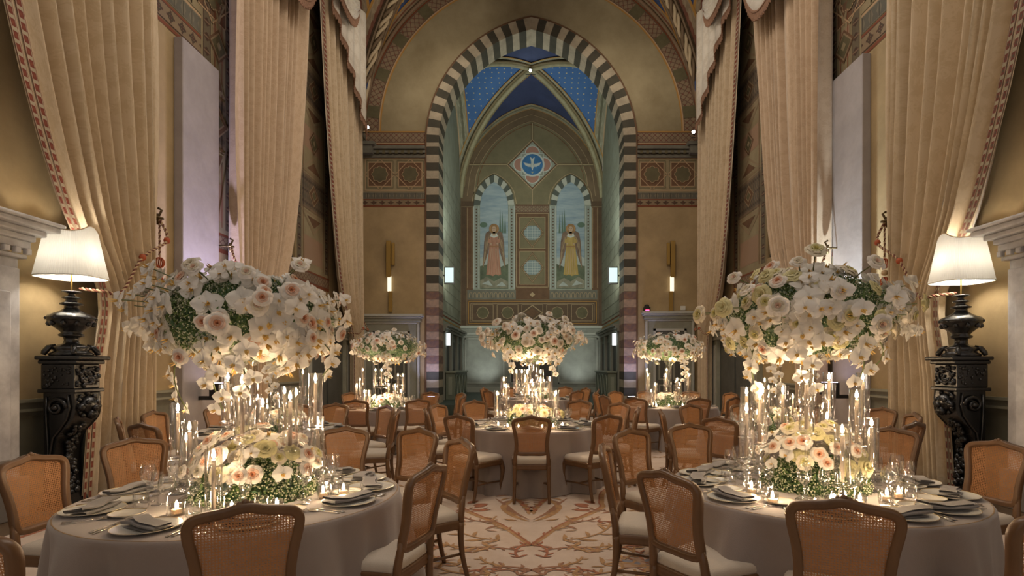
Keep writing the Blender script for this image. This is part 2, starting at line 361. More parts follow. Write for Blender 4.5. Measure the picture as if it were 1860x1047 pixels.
def side_window(s, name):
    y0, y1, z0, z1 = WIN; X = lambda d: s*(HW+d)
    fr = MB()
    for a, b in ((y0, y0+.09), (y1-.09, y1), ((y0+y1)/2-.04, (y0+y1)/2+.04)): fr.box(X(.06), X(.16), a, b, z0, z1)
    for z in (z0, z0+2.3, z0+4.6, z1-.09): fr.box(X(.05), X(.15), y0, y1, z, z+.09)
    W = fr.ob(name, M_('window_dark_wood', (.035, .03, .022), .5), kind='structure')
    g = MB(); g.box(X(.10), X(.112), y0, y1, z0, z1); g.ob('pane', M_('night_glass', (.02, .035, .035), .12), W)
    lead = MB()
    y = y0+.12
    while y < y1: lead.box(X(.095), X(.1), y, y+.012, z0, z1); y += .2
    z = z0
    while z < z1: lead.box(X(.095), X(.1), y0, y1, z, z+.012); z += .26
    lead.ob('leading', DARK, W)
    # painted border round the window
    p = MB(); P = lambda y, z, k: (s*(HW-.006-.003*k), y, z)
    def rc(a, b, c, d, m, k, vert=False):
        uv = [(c, 0), (c, 1), (d, 1), (d, 0)] if vert else [(a, 0), (b, 0), (b, 1), (a, 1)]
        p.add([P(a, c, k), P(b, c, k), P(b, d, k), P(a, d, k)], [(0, 1, 2, 3)], m, uv)
    rc(9.2, 15.1, 3.55, 3.62, 1, 1); rc(9.2, 15.1, 3.62, 3.86, 0, 1); rc(9.2, 15.1, 3.86, 3.9, 1, 1)
    for a, b in ((y1+.05, 15.05), (9.25, y0-.05)):
        rc(a, b, 3.9, z1+.4, 2, 1)
        rc(a+.05, a+.27, 3.98, z1, 3, 2, True); rc(b-.27, b-.05, 3.98, z1, 3, 2, True)
        rc(b-.04, b, 3.62, z1, 1, 3)
        rc(a+.38, a+.40, 4, z1, 1, 3); rc(b-.40, b-.38, 4, z1, 1, 3)
        c = (a+b)/2; wd = (b-a)/2-.30
        for zb in (5.35, 8.0, 10.4):
            def tri(z0_, z1_, m, k, f): p.add([P(c-wd*f, z0_, k), P(c+wd*f, z0_, k), P(c, z1_, k)], [(0, 1, 2)], m)
            tri(zb+.95, zb+1.45, 8, 3, 1.1); tri(zb+1.0, zb+1.38, 2, 4, .88); tri(zb+1.05, zb+1.3, 5, 5, .6)
            tri(zb, zb-.5, 8, 3, 1.1); tri(zb-.05, zb-.42, 2, 4, .88); tri(zb-.1, zb-.34, 5, 5, .6)
            p.add([P(c-wd, zb+.05, 3), P(c+wd, zb+.05, 3), P(c+wd, zb+.9, 3), P(c-wd, zb+.9, 3)], [(0, 1, 2, 3)], 6, [(0, 0), (2.4, 0), (2.4, 1), (0, 1)])
            for r, m, k in ((.28, 8, 4), (.24, 5, 5), (.15, 8, 6), (.11, 4, 7)):
                p.add([P(c-r*1.15, zb+.475, k), P(c, zb+.475-r, k), P(c+r*1.15, zb+.475, k), P(c, zb+.475+r, k)], [(0, 1, 2, 3)], m)
        for zb in (7.15, 9.7):
            for r, m, k in ((.30, 5, 4), (.25, 8, 5), (.21, 4, 6), (.08, 2, 7)):
                p.add([P(c-r, zb, k), P(c, zb-r, k), P(c+r, zb, k), P(c, zb+r, k)], [(0, 1, 2, 3)], m)
        for q0, q1 in ((3.99, 4.72), (7.0, 7.3)): pass
        rc(c-wd*.8, c+wd*.8, 4.1, 4.75, 7, 2); rc(c-wd*.8, c+wd*.8, 6.9, 7.45, 7, 2)
    p.ob('painted_border', [LATT, RED, PLAST2, pattern('dart_border', 'leaf', (.20, .16, .10), (.10, .05, .03), (.3, .2, .12), 4), OLIVE, BROWN,
        pattern('diaper', 'lattice', (.16, .13, .09), (.30, .21, .13), (.1, .05, .03), 5, sv=3), M_('pink_panel', (.34, .22, .14), .8), M_('dull_tan_line', (.30, .22, .13), .8)], W)
    return W
side_window(-1, 'window_1'); side_window(1, 'window_2')
# ---- arch wall
ASP, ACX, AR = 8.77, .73, 4.116            # striped arch: springing, centre offset, outer radius
def arch_z(x, r):                          # top of opening
    q = r*r-(abs(x)+ACX)**2
    return ASP+math.sqrt(q) if q > 0 else ASP
aw = MB(); ro = AR-.03; xi = ro-ACX
xs = sorted(set([-HW-.35, -HW, -5, -4.4, -3.8, -xi, xi, 3.8, 4.4, 5, HW, HW+.35]+[(-xi+2*xi*i/44) for i in range(45)]+[-HW+.1*i for i in range(21)]+[HW-.1*i for i in range(21)]))
for a, b in zip(xs, xs[1:]):
    if b-a < 1e-6: continue
    def lo(x, mid): return arch_z(x, ro) if abs(mid) < xi else 0.0
    mid = (a+b)/2; za, zb = lo(a, mid), lo(b, mid)
    hi = [min(SPR+prof(min(abs(q)/HW, 1), CC, HW), 20)+(.25 if abs(q) <= HW else 0) for q in (a, b)]
    secs = [(za, zb, hi[0], hi[1], 1)] if abs(mid) < xi else [(0, 0, 6.7, 6.7, 0), (6.7, 6.7, max(hi[0], 9.4), max(hi[1], 9.4), 1)]
    for z0, z1, z2, z3, m in secs:
        aw.add([(a, YE, z0), (b, YE, z1), (b, YE, z3), (a, YE, z2), (a, YE+.9, z0), (b, YE+.9, z1), (b, YE+.9, z3), (a, YE+.9, z2)],
               [(0, 1, 2, 3), (4, 7, 6, 5), (0, 4, 5, 1), (3, 2, 6, 7), (0, 3, 7, 4), (1, 5, 6, 2)], m)
WB = aw.ob('wall_back', [PLASTER, PLAST2, M_('mortar', (.12, .10, .07), .9)], kind='structure')
LST = M_('pale_arch_stone', (.50, .43, .31), .75, var=.35, vscale=2.5, bump=.2, bscale=10)
DST = M_('dark_arch_stone', (.075, .068, .045), .7, var=.35, vscale=2.5, bump=.2, bscale=10)
LSW = M_('weathered_pale_stone', (.52, .36, .25), .8, var=.7, vscale=6, bump=.5, bscale=12, col2=(.28, .22, .18))
DSW = M_('weathered_dark_stone', (.13, .09, .10), .8, var=.7, vscale=6, bump=.5, bscale=12, col2=(.30, .17, .10))
ri = AR-.395; Y0, Y1 = YE-.04, YE+.9
BK = {}
for m, n in ((LST, 0), (DST, 1), (LSW, 2), (DSW, 3)):
    BK[n] = MB().box(-.195, .198, 0, Y1-Y0, .003, .257).mesh('stone_block', m)
STG = .32
for s in (-1, 1):
    k = 0; z = STG
    while z < ASP-.05:
        h = min(.26, ASP-z); worn = 2 if z < 3.9 else 0
        o = ob('stone_block', BK[(k % 2)+(2 if worn and z > 1.2 else 0)], WB, loc=(s*(AR-ACX-.198), Y0, z)); o.scale = (1, 1, h/.26); k += 1; z += .26
    n = 22; th = math.acos(ACX/AR)
    for i in range(n):
        a0, a1 = th*i/n+.0006, th*(i+1)/n-.0006
        def pt(a, r): return (s*(r*math.cos(a)-ACX), r*math.sin(a)+ASP)
        # inner curve meets the axis slightly early
        q = [pt(a0, AR), pt(a1, AR), pt(a1, ri), pt(a0, ri)]
        q = [(max(x*s, .0)*s, zz) for x, zz in q]
        v = [(x, Y0, zz) for x, zz in q]+[(x, Y1, zz) for x, zz in q]
        f = [(0, 1, 2, 3), (7, 6, 5, 4), (0, 4, 5, 1), (1, 5, 6, 2), (2, 6, 7, 3), (3, 7, 4, 0)]
        MB().add(v, f).ob('stone_block', LST if (k+i) % 2 == 0 else DST, WB)
# thin dark line round the arch
ln = MB(); A = []; B = []
for s, rng in ((-1, range(0, 31)), (1, range(30, -1, -1))):
    for i in rng:
        a = th*i/30; A.append((s*max(0, AR*math.cos(a)-ACX), YE-.045, ASP+AR*math.sin(a))); r2 = AR+.05
        B.append((s*max(0, r2*math.cos(a)-ACX), YE-.045, ASP+r2*math.sin(a)))
A = [(A[0][0], A[0][1], 0)]+A+[(A[-1][0], A[-1][1], 0)]; B = [(B[0][0], B[0][1], 0)]+B+[(B[-1][0], B[-1][1], 0)]
ln.strip(A, B); ln.ob('arch_outline', BROWN, WB)
# painted decoration of the arch wall
def P_end(px, py, k=1): return ((px-XC)*YE/F, YE-.004-.004*k, CZ+(YH-py)*YE/F)
class Paint:
    def __init__(s, fn): s.mb = MB(); s.fn = fn; s.mats = []
    def mi(s, m):
        if m not in s.mats: s.mats.append(m)
        return s.mats.index(m)
    def poly(s, pts, m, k=1, uv=None): s.mb.add([s.fn(p[0], p[1], k) for p in pts], [tuple(range(len(pts)))], s.mi(m), uv)
    def rect(s, x0, y0, x1, y1, m, k=1, sc=.0178):
        s.poly([(x0, y0), (x1, y0), (x1, y1), (x0, y1)], m, k, [(x0*sc, 1), (x1*sc, 1), (x1*sc, 0), (x0*sc, 0)])
    def vrect(s, x0, y0, x1, y1, m, k=1, sc=.0178):
        s.poly([(x0, y0), (x1, y0), (x1, y1), (x0, y1)], m, k, [(y0*sc, 0), (y0*sc, 1), (y1*sc, 1), (y1*sc, 0)])
    def line(s, pts, wd, m, k=2, closed=False):
        n = len(pts)
        for i in range(n if closed else n-1):
            a = Vector(pts[i][:2]); b = Vector(pts[(i+1) % n][:2])
            if (b-a).length < 1e-6: continue
            t = (b-a).normalized()*wd/2; q = Vector((-t.y, t.x)); a = a-t*.6; b = b+t*.6
            s.poly([a+q, b+q, b-q, a-q], m, k)
    def box(s, x0, y0, x1, y1, wd, m, k=2): s.line([(x0, y0), (x1, y0), (x1, y1), (x0, y1)], wd, m, k, True)
    def ob(s, name, parent=None, **kw): return s.mb.ob(name, s.mats, parent, **kw)
def circ(cx, cy, r, n=24, r2=None): return [(cx+r*math.cos(2*PI*i/n), cy+(r2 or r)*math.sin(2*PI*i/n)) for i in range(n)]
pe = Paint(P_end)
for s in (-1, 1):
    X = lambda px: XC+s*(XC-px)*-1 if s < 0 else XC+(XC-px)
    X = (lambda px: px) if s < 0 else (lambda px: 2*XC-px)
    def rect(a, b, c, d, m, k=1): pe.rect(min(X(a), X(c)), b, max(X(a), X(c)), d, m, k)
    rect(656, 241, 772, 260, LATT); rect(656, 238.5, 772, 241, OCHRE, 2); rect(656, 260, 772, 262, TAN, 2); rect(656, 262, 772, 263.5, RED, 3)
    rect(656, 283, 772, 350, PLAST2, 1); rect(656, 284, 772, 285.5, TAN, 2); rect(656, 285.5, 772, 287, RED, 2)
    rect(656, 350, 772, 362, LEAF, 2); rect(656, 362, 772, 363.5, RED, 3); rect(656, 363.5, 772, 373.5, BORD, 2); rect(656, 373.5, 772, 376, RED, 3)
    pe.box(min(X(664), X(771)), 287.5, max(X(664), X(771)), 347, 1.2, TAN, 3)
    for cx in (690.4, 745.4):
        c = X(cx); cy = 317.3
        pe.rect(c-21, cy-21.5, c+21, cy+21.5, BROWN, 2); pe.box(c-21, cy-21.5, c+21, cy+21.5, 1.2, TAN, 4); pe.box(c-24, cy-24.5, c+24, cy+24.5, .8, OLIVE, 3)
        pe.line([(c, cy-28), (c+27, cy), (c, cy+28), (c-27, cy)], 1.3, TAN, 5, True)
        st = [(c+math.cos(PI/16*i)*(12.5+2.6*abs(math.cos(PI/8*2*i))), cy+math.sin(PI/16*i)*(12.5+2.6*abs(math.cos(PI/8*2*i)))) for i in range(32)]
        pe.poly(st, OLIVE, 5); pe.line(st, 1.2, TAN, 6, True)
# lunette band painted on the wall: rings following the vault edge
def lun(px_in, px_out, m, k, lw=True):
    r0, r1 = HW-px_in, HW-px_out; A = []; B = []
    for i in range(61):
        a = PI*i/60; A.append((r1*math.cos(a), YE-.004-.004*k, SPR+r1*math.sin(a))); B.append((r0*math.cos(a), YE-.004-.004*k, SPR+r0*math.sin(a)))
    pe.mb.strip(A, B, pe.mi(m))
lun(.60, .64, OCHRE, 3); lun(.56, .60, TAN, 2); lun(.14, .56, LATT, 1); lun(.10, .14, RED, 3)
for i in range(13):
    a = PI*(i+.5)/13; r0, r1 = HW-.55, HW-.15
    q = [((r*math.cos(a+d)), SPR+r*math.sin(a+d)) for r, d in ((r0, -.04), (r1, -.036), (r1, .036), (r0, .04))]
    pe.mb.add([(x, YE-.022, z) for x, z in q], [(0, 1, 2, 3)], pe.mi(OLIVE))
pe.ob('painted_frieze', WB)
cn = MB()
for s in (-1, 1):
    for d, z0, z1 in ((.06, 8.28, 8.38), (.11, 8.42, 8.5), (.17, 8.53, 8.63)): cn.box(s*HW, s*3.42, YE-d, YE, z0, z1, 0)
    x = 3.5
    while x < 5.4: cn.box(s*x, s*(x+.09), YE-.12, YE, 8.39, 8.5, 1); x += .2
    cn.box(s*HW, s*(HW-.5), YE-.3, YE, 8.62, 8.72, 0); cn.box(s*HW, s*(HW-.42), YE-.25, YE, 8.36, 8.62, 0)
cn.ob('cornice', [GREYB, OLIVE], WB)
# ---- vault of the hall
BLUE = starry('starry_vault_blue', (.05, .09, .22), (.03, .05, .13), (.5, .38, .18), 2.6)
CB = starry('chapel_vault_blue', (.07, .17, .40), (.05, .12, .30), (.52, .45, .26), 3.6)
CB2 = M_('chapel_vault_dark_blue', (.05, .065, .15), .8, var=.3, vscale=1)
def vault(name, bays, hw, spr, c, webs, wallw, ribm, edgem, rope):
    mb = MB(); bands = MB(); ribs = []
    N = 28
    def z_(u, v, yc, b): return spr+max(prof(u, c, hw), prof(v, c, hw))
    for yc, b in bays:
        for i in range(N):
            for j in range(N):
                u0, u1, v0, v1 = [-1+2*q/N for q in (i, i+1, j, j+1)]
                q = [(u0, v0), (u1, v0), (u1, v1), (u0, v1)]; P = [(u*hw, yc+v*b, z_(u, v, yc, b)) for u, v in q]
                um, vm = (u0+u1)/2, (v0+v1)/2
                if abs(abs(um)-abs(vm)) < 1e-6:
                    fs = [(0, 1, 2), (0, 2, 3)] if um*vm > 0 else [(0, 1, 3), (1, 2, 3)]
                else: fs = [(0, 1, 2, 3)]
                for f in fs:
                    cu = sum(q[t][0] for t in f)/len(f); cv = sum(q[t][1] for t in f)/len(f)
                    side = abs(cu) > abs(cv)
                    uvs = [(p[0], p[1]*1.15) if side else (p[0]*1.15, p[1]) for p in P]
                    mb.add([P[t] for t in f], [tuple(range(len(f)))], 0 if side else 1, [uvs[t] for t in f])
        K = 36
        for su in (-1, 1):
            for sv in (-1, 1):
                def D(s_, w_, axis, off=.03):
                    u, v = (s_, max(0, s_-w_)) if axis == 0 else (max(0, s_-w_), s_)
                    if u == 0 and v == 0: pass
                    return (su*u*hw, yc+sv*v*b, z_(u, v, yc, b)-off)
                for axis in (0, 1):
                    for w0, w1, m, off in ((0, .015, 2, .05), (.015, .105, 0, .04), (.105, .12, 1, .05)):
                        A = [D(max(t, w0), w0, axis, off) for t in [q/K for q in range(K+1)]]; B = [D(max(t, w1), w1, axis, off) for t in [q/K for q in range(K+1)]]
                        bands.strip(A, B, m)
                path = [D(q/K, 0, 0, .10) for q in range(K+1)]
                r_ = MB()
                if rope:
                    L = [Vector(p) for p in path]
                    dense = crom(L, 5); n = len(dense); side = Vector((-sv*b, su*hw, 0)).normalized()
                    for ph in range(3):
                        pts = []
                        for i, p in enumerate(dense):
                            a = i*.42+ph*2*PI/3; t = (dense[min(n-1, i+1)]-dense[max(0, i-1)]).normalized(); up = t.cross(side)
                            pts.append(p+side*math.cos(a)*.07+up*math.sin(a)*.07)
                        r_.tube(pts, .055, 6, ph % 2)
                    for d in (-.17, .17): r_.tube([Vector(p)+side*d+Vector((0, 0, .04)) for p in path], .04, 6, 1)
                else:
                    side = Vector((-sv*b, su*hw, 0)).normalized()
                    r_.tube([Vector(p)+Vector((0, 0, .02)) for p in path], .10, 8, 0)
                    for d in (-.14, .14): r_.tube([Vector(p)+side*d+Vector((0, 0, .05)) for p in path], .05, 6, 1)
                ribs.append(r_)
        # bands along the walls
        for sgn in (-1, 1):
            for w0, w1, m, off in ((0, .015, 2, .03), (.015, wallw, 0, .02), (wallw, wallw+.015, 1, .03)):
                for axis in (0, 1):
                    def E(t, w_):
                        a = -1+2*t; lim = 1-w_; a = max(-lim, min(lim, a))
                        if axis == 0: return (sgn*(1-w_)*hw, yc+a*b, spr+prof(a, c, hw)-off)
                        return (a*hw, yc+sgn*(1-w_)*b, spr+prof(a, c, hw)-off)
                    bands.strip([E(q/60, w0) for q in range(61)], [E(q/60, w1) for q in range(61)], m)
    o = mb.ob(name, webs, smooth=False, kind='structure')
    bands.ob('painted_band', [edgem, OCHRE, TAN], o)
    for r_ in ribs: r_.ob('vault_rib', ribm, o, smooth=True)
    return o
ceil = vault('ceiling', BAYS, HW, SPR, CC, [BLUE, BLUE], .085, [M_('rib_rope_light', (.48, .38, .24), .7), M_('rib_rope_dark', (.15, .10, .055), .7)], SCRO, True)
# transverse arches between the bays
t_ = MB()
for y in (9.0, 17.93):
    pts = [(HW*math.cos(PI*i/48)*(.985 if y > 10 else .99), y, SPR+prof(math.cos(PI*i/48), CC, HW)*.985) for i in range(49)]
    t_.tube(pts, .06 if y > 10 else .3, 8, 0)
t_.ob('transverse_rib', M_('brown_roll', (.20, .13, .075), .7), ceil, smooth=True)
# side shafts at the corners, cornice block
# ------------------------------------------------------------------ chapel behind the arch
CW, CY0, CY1, CSP, CCC = 3.3, YE+.9, 26.0, 9.5, .9
stage = MB().box(-HW, HW, 17.45, 26.2, .0, STG).ob('floor_stage', M_('dark_green_stage', (.045, .07, .055), .55, var=.3), kind='structure')
GRN = M_('chapel_stone_paint', (.36, .37, .28), .8, var=.3, vscale=1.2, col2=(.26, .26, .19))
def cside(s, name):
    mb = MB(); yc, b = (CY0+CY1)/2, (CY1-CY0)/2; n = 16
    for i in range(n):
        a = CY0-.05+(CY1-CY0+.05)*i/n; c = CY0-.05+(CY1-CY0+.05)*(i+1)/n
        ta, tc_ = [CSP+prof((q-yc)/b, CCC, CW) for q in (a, c)]
        x0, x1 = s*CW, s*(CW+.3)
        mb.add([(x0, a, 0), (x0, c, 0), (x0, c, tc_), (x0, a, ta), (x1, a, 0), (x1, c, 0), (x1, c, tc_), (x1, a, ta)],
               [(0, 1, 2, 3), (4, 7, 6, 5), (0, 3, 7, 4), (1, 5, 6, 2), (3, 2, 6, 7)])
    W = mb.ob(name, GRN, kind='structure')
    # painted ashlar joints
    p = Paint(lambda y, z, k: (s*(CW-.003-.003*k), y, z))
    z = 3.6; k = 0
    J = M_('ashlar_joint', (.19, .19, .14), .8)
    while z < 9.4:
        p.line([(CY0, z), (CY1, z)], .025, J, 1)
        y = CY0+(.45 if k % 2 else .9)
        while y < CY1: p.line([(y, z), (y, z+.45)], .025, J, 1); y += .9
        z += .45; k += 1
    for z in (3.3, 3.45): p.line([(CY0, z), (CY1, z)], .05, OCHRE if z < 3.4 else RED, 2)
    p.ob('painted_ashlar', W)
    d = MB()     # doorcase with cornice against the chapel side
    d.box(s*CW, s*(CW-.10), 20.0, 25.2, STG, 2.85, 0)
    for a, b in ((20.0, 20.35), (21.7, 22.0), (23.4, 23.7), (24.9, 25.2)): d.box(s*(CW-.1), s*(CW-.2), a, b, STG, 2.8, 1)
    for q, z0, z1 in ((.22, 2.8, 2.9), (.3, 2.9, 2.98), (.38, 2.98, 3.06)): d.box(s*CW, s*(CW-q), 19.9, 25.3, z0, z1, 1)
    for a in (20.5, 22.15, 23.85): d.box(s*(CW-.1), s*(CW-.13), a, a+1.0, STG, 2.5, 2)
    d.ob('panelled_doorcase', [M_('grey_green_wood', (.13, .15, .12), .5), M_('grey_green_trim', (.26, .27, .23), .5), DARK], W)
    return W
cside(-1, 'wall_chapel_left'); cside(1, 'wall_chapel_right')
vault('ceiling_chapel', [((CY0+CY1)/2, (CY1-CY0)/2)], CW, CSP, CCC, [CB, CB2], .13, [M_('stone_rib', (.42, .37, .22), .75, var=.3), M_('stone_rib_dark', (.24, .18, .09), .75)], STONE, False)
bw = MB(); n = 32
for i in range(n):
    a, c = -CW+2*CW*i/n, -CW+2*CW*(i+1)/n; ta, tc_ = [CSP+prof(q/CW, CCC, CW) for q in (a, c)]
    bw.add([(a, CY1, 0), (c, CY1, 0), (c, CY1, tc_), (a, CY1, ta), (a, CY1+.3, 0), (c, CY1+.3, 0), (c, CY1+.3, tc_), (a, CY1+.3, ta)], [(0, 1, 2, 3), (4, 7, 6, 5), (3, 2, 6, 7)])
WC = bw.ob('wall_chapel_back', M_('chapel_brown_paint', (.22, .15, .085), .8, var=.35, vscale=1.0), kind='structure')
P_bk = lambda px, py, k=1: ((px-XC)*CY1/F, CY1-.004-.004*k, CZ+(YH-py)*CY1/F)
pb = Paint(P_bk); S_ = .0257
MC = 967
GO = M_('fresco_olive', (.24, .20, .11), .8, var=.3, vscale=1.1); GP = M_('fresco_grey', (.36, .38, .30), .8, var=.25); LINE = M_('fresco_line', (.45, .33, .19), .8)
DB = M_('fresco_dark_brown', (.13, .08, .045), .8, var=.3); SKY = M_('fresco_sky', (.40, .47, .48), .85, var=.5, vscale=1.6, col2=(.22, .30, .36), stretch=(.5, 1, 3))
PINK = M_('fresco_pink', (.42, .22, .16), .8); FBL = M_('fresco_blue', (.06, .20, .42), .8, var=.3); FWH = M_('fresco_white', (.58, .60, .54), .8)
# lunette fields
def lz(px, inset): # y px of lunette curve with inset metres
    x = abs(px-XC)*CY1/F; r = CW+CCC-inset; q = r*r-(x+CCC)**2
    return YH-(CSP+math.sqrt(max(q, 0))-CZ)*F/CY1
def arcpts(inset, n=40, yb=372):
    h = (CW-inset)*F/CY1; xs_ = [XC-h+2*h*i/n for i in range(n+1)]
    return [(x, min(lz(x, inset), yb)) for x in xs_]
top = arcpts(.62); pb.poly([(top[0][0], 372)]+top+[(top[-1][0], 372)], GO, 1)
for ins, wd, m in ((.02, 2.0, OCHRE), (.3, .8, LINE), (.6, 1.2, LINE), (.72, .8, RED)):
    pb.line(arcpts(ins, 40, 520), wd, m, 3)
for pts in ([(MC, 224), (MC, 254)], [(852, 299.6), (922, 299.6)], [(1012, 299.6), (1080, 299.6)]):
    pb.line(pts, 5, BROWN, 2); pb.line(pts, 3.6, GO, 3); pb.line(pts, 1.2, LINE, 4)
pb.line([(MC, 344), (MC, 372)], 1.2, LINE, 3)
pb.poly([(MC, 254), (MC+46, 299.6), (MC, 345), (MC-46, 299.6)], BROWN, 3)
pb.poly([(MC, 258), (MC+42, 299.6), (MC, 341), (MC-42, 299.6)], GP, 4)
pb.line([(MC, 254), (MC+46, 299.6), (MC, 345), (MC-46, 299.6)], 1.4, LINE, 5, True)
for dx, dy in ((0, -21), (0, 21), (-21, 0), (21, 0)):
    pb.poly(circ(MC+dx, 299.6+dy, 13.5), FWH, 5); pb.poly(circ(MC+dx, 299.6+dy, 12), PINK, 6)
pb.poly([(MC-20, 279.6), (MC+20, 279.6), (MC+20, 319.6), (MC-20, 319.6)], GP, 7); pb.box(MC-20, 279.6, MC+20, 319.6, 1, FWH, 8)
pb.poly(circ(MC, 299.6, 22, 32), FWH, 9); pb.poly(circ(MC, 299.6, 19, 32), FBL, 10)
dv = lambda pts, m=FWH, k=11: pb.poly([(MC+a, 299.6+b) for a, b in pts], m, k)     # descending dove
dv([(-2.2, -4), (-4.2, -14), (0, -10.5), (4.2, -14), (2.2, -4), (3, 3), (1.2, 7.5), (-1.2, 7.5), (-3, 3)])
for q in (-1, 1):
    dv([(q*1.5, -1), (q*7, -1.5), (q*16.5, -4), (q*13, 0), (q*14, 1), (q*9, 2.8), (q*9, 4), (q*3, 4.5)])
dv([(-1.4, 7), (1.4, 7), (.8, 9.6), (0, 10.8), (-.8, 9.6)], FWH, 12); dv([(-3, 13), (3, 13), (0, 17)], GP, 11)
# pilasters, panels
for s in (-1, 1):
    X = (lambda px: px) if s < 0 else (lambda px: 2*MC-px)
    def rr(a, b, c, d, m, k=1, v=False): (pb.vrect if v else pb.rect)(min(X(a), X(c)), b, max(X(a), X(c)), d, m, k, S_)
    rr(838, 372, 847, 596, DB, 1); rr(847, 372, 859, 527, BROWN, 2); rr(848.5, 378, 849.2, 524, LINE, 3); rr(857, 378, 857.7, 524, LINE, 3)
    rr(838, 366, 861, 376, DB, 4); rr(838, 376, 861, 377, LINE, 5)
    rr(859, 372, 936, 527, GP, 1)
    # painting field with pointed head
    cx = X(897.5)
    def ah(x, hw, spr, ap): # pointed arch y at px offset
        c_ = (( (spr-ap)**2-hw*hw)/(2*hw)); r = hw+c_; q = r*r-(abs(x)+c_)**2; return spr-math.sqrt(max(0, q))
    out = [(cx+q, ah(q, 37, 373, 318)) for q in [-37+74*i/24 for i in range(25)]]
    inn = [(cx+q, ah(q, 25.5, 373, 331)) for q in [-25.5+51*i/24 for i in range(25)]]
    pb.line([(x+(x-cx)*.09, y-3) for x, y in out], 1.2, LINE, 3)
    pb.poly([(cx-25.5, 525)]+inn+[(cx+25.5, 525)], SKY, 3)
    # striped ring as separate wedges of proud stone
    nst = 14
    for i in range(nst):
        a, b = i*24/nst, (i+1)*24/nst
        def L(arr, t): k0 = min(23, int(t)); f = t-k0; return (arr[k0][0]*(1-f)+arr[k0+1][0]*f, arr[k0][1]*(1-f)+arr[k0+1][1]*f)
        # reparametrise by arc so the stripes are even
        def even(arr, t):
            d = [0]
            for p, q in zip(arr, arr[1:]): d.append(d[-1]+math.dist(p, q))
            T = t/24*d[-1]
            for k0 in range(24):
                if d[k0+1] >= T-1e-9:
                    f = (T-d[k0])/(d[k0+1]-d[k0]); return (arr[k0][0]*(1-f)+arr[k0+1][0]*f, arr[k0][1]*(1-f)+arr[k0+1][1]*f)
            return arr[-1]
        q = [even(out, a), even(out, b), even(inn, b), even(inn, a)]
        v = [P_bk(p[0], p[1], 5) for p in q]; v2 = [(x, y-.04, z) for x, y, z in v]
        MB().add(v+v2, [(0, 1, 2, 3), (7, 6, 5, 4), (0, 4, 5, 1), (1, 5, 6, 2), (2, 6, 7, 3), (3, 7, 4, 0)]).ob('stone_block',
            [M_('small_arch_dark', (.10, .11, .09), .8), M_('small_arch_pale', (.48, .48, .40), .8)][i % 2], WC)
    for a, b in ((-37, -27), (27, 37)):
        rr_ = sorted((cx+a, cx+b)); pb.rect(rr_[0], 375, rr_[1], 525, M_('fresco_pilaster', (.33, .36, .31), .8, var=.2), 4, S_)
        m_ = (rr_[0]+rr_[1])/2
        for j in range(26): pb.poly(circ(m_, 381+j*5.6, 1.5, 8), DB, 5)
        pb.vrect(rr_[0], 375, rr_[0]+1, 525, FWH, 6); pb.vrect(rr_[1]-1, 375, rr_[1], 525, FWH, 6)
    # landscape
    HILL = M_('fresco_hill', (.16, .19, .12), .85, var=.5, vscale=2); ROCK = M_('fresco_rock', (.33, .31, .22), .85, var=.5, vscale=3)
    MIST = M_('fresco_mist', (.46, .50, .46), .85, var=.2); CYP = M_('fresco_cypress', (.12, .18, .13), .85)
    f = -1 if s > 0 else 1
    G = lambda pts, m, k: pb.poly([(cx+f*a, b) for a, b in pts], m, k)
    G([(-25.5, 525), (-25.5, 470), (-14, 462), (0, 472), (12, 464), (25.5, 470), (25.5, 525)], MIST, 4)
    G([(-25.5, 525), (-25.5, 484), (-8, 480), (10, 486), (25.5, 480), (25.5, 525)], HILL, 5)
    for xo in (11, 15, 20): G([(xo-2, 424), (xo, 368+xo), (xo+2, 424)], CYP, 5)
    G(circ(-19, 409, 7, 12, 5), CYP, 5)
    G([(-25, 510), (-14, 503), (0, 512), (12, 505), (25, 512), (25, 524), (-25, 524)], ROCK, 6)
    G([(-22, 516), (-10, 510), (-2, 520)], MIST, 7); G([(4, 520), (14, 512), (22, 520)], MIST, 7)
    # winged figure, standing, arms crossed over the breast
    ROBE = [M_('fresco_robe_pink', (.52, .26, .17), .8, var=.35, vscale=3, stretch=(3, 1, .4)), M_('fresco_robe_gold', (.55, .38, .12), .8, var=.35, vscale=3, stretch=(3, 1, .4))][s > 0]
    WING = M_('fresco_wing', (.26, .17, .12), .85, var=.4, vscale=3); SKN = M_('fresco_skin', (.50, .35, .24), .8); HALO = M_('fresco_halo', (.34, .17, .07), .7)
    for q in (-1, 1):
        G([(q*3, 428), (q*9, 420), (q*15, 424), (q*18, 440), (q*19, 462), (q*21, 490), (q*14, 470), (q*9, 452), (q*5, 440)], WING, 8)
        for t in range(4): pb.line([(cx+f*q*(8+t*2.4), 428+t*4), (cx+f*q*(15+t*1.5), 458+t*9)], .6, LINE, 9)
    G([(-6, 429), (6, 429), (9, 440), (8, 446), (10, 470), (13, 499), (8, 501), (3, 499), (-2, 502), (-8, 500), (-14, 500), (-11, 470), (-8, 446), (-9, 440)], ROBE, 10)
    for t in (-7, -3.5, 0, 3.5, 7): pb.line([(cx+t*.7, 452), (cx+t*1.25, 498)], .7, SKN, 11)
    pb.line([(cx-8, 448), (cx+8, 448)], 1.2, HALO, 12)
    G([(-10, 433), (-4, 440), (6, 443), (5, 446), (-5, 444), (-11, 441)], ROBE, 12); G([(10, 433), (4, 440), (-6, 444), (-4, 447), (6, 445), (11, 441)], ROBE, 13)
    G(circ(-5.5, 444, 1.6, 8), SKN, 14); G(circ(6, 443.5, 1.6, 8), SKN, 14)
    G(circ(0, 416.5, 9), HALO, 11); G(circ(0, 416.5, 7.8), M_('fresco_halo_in', (.42, .24, .10), .7), 12)
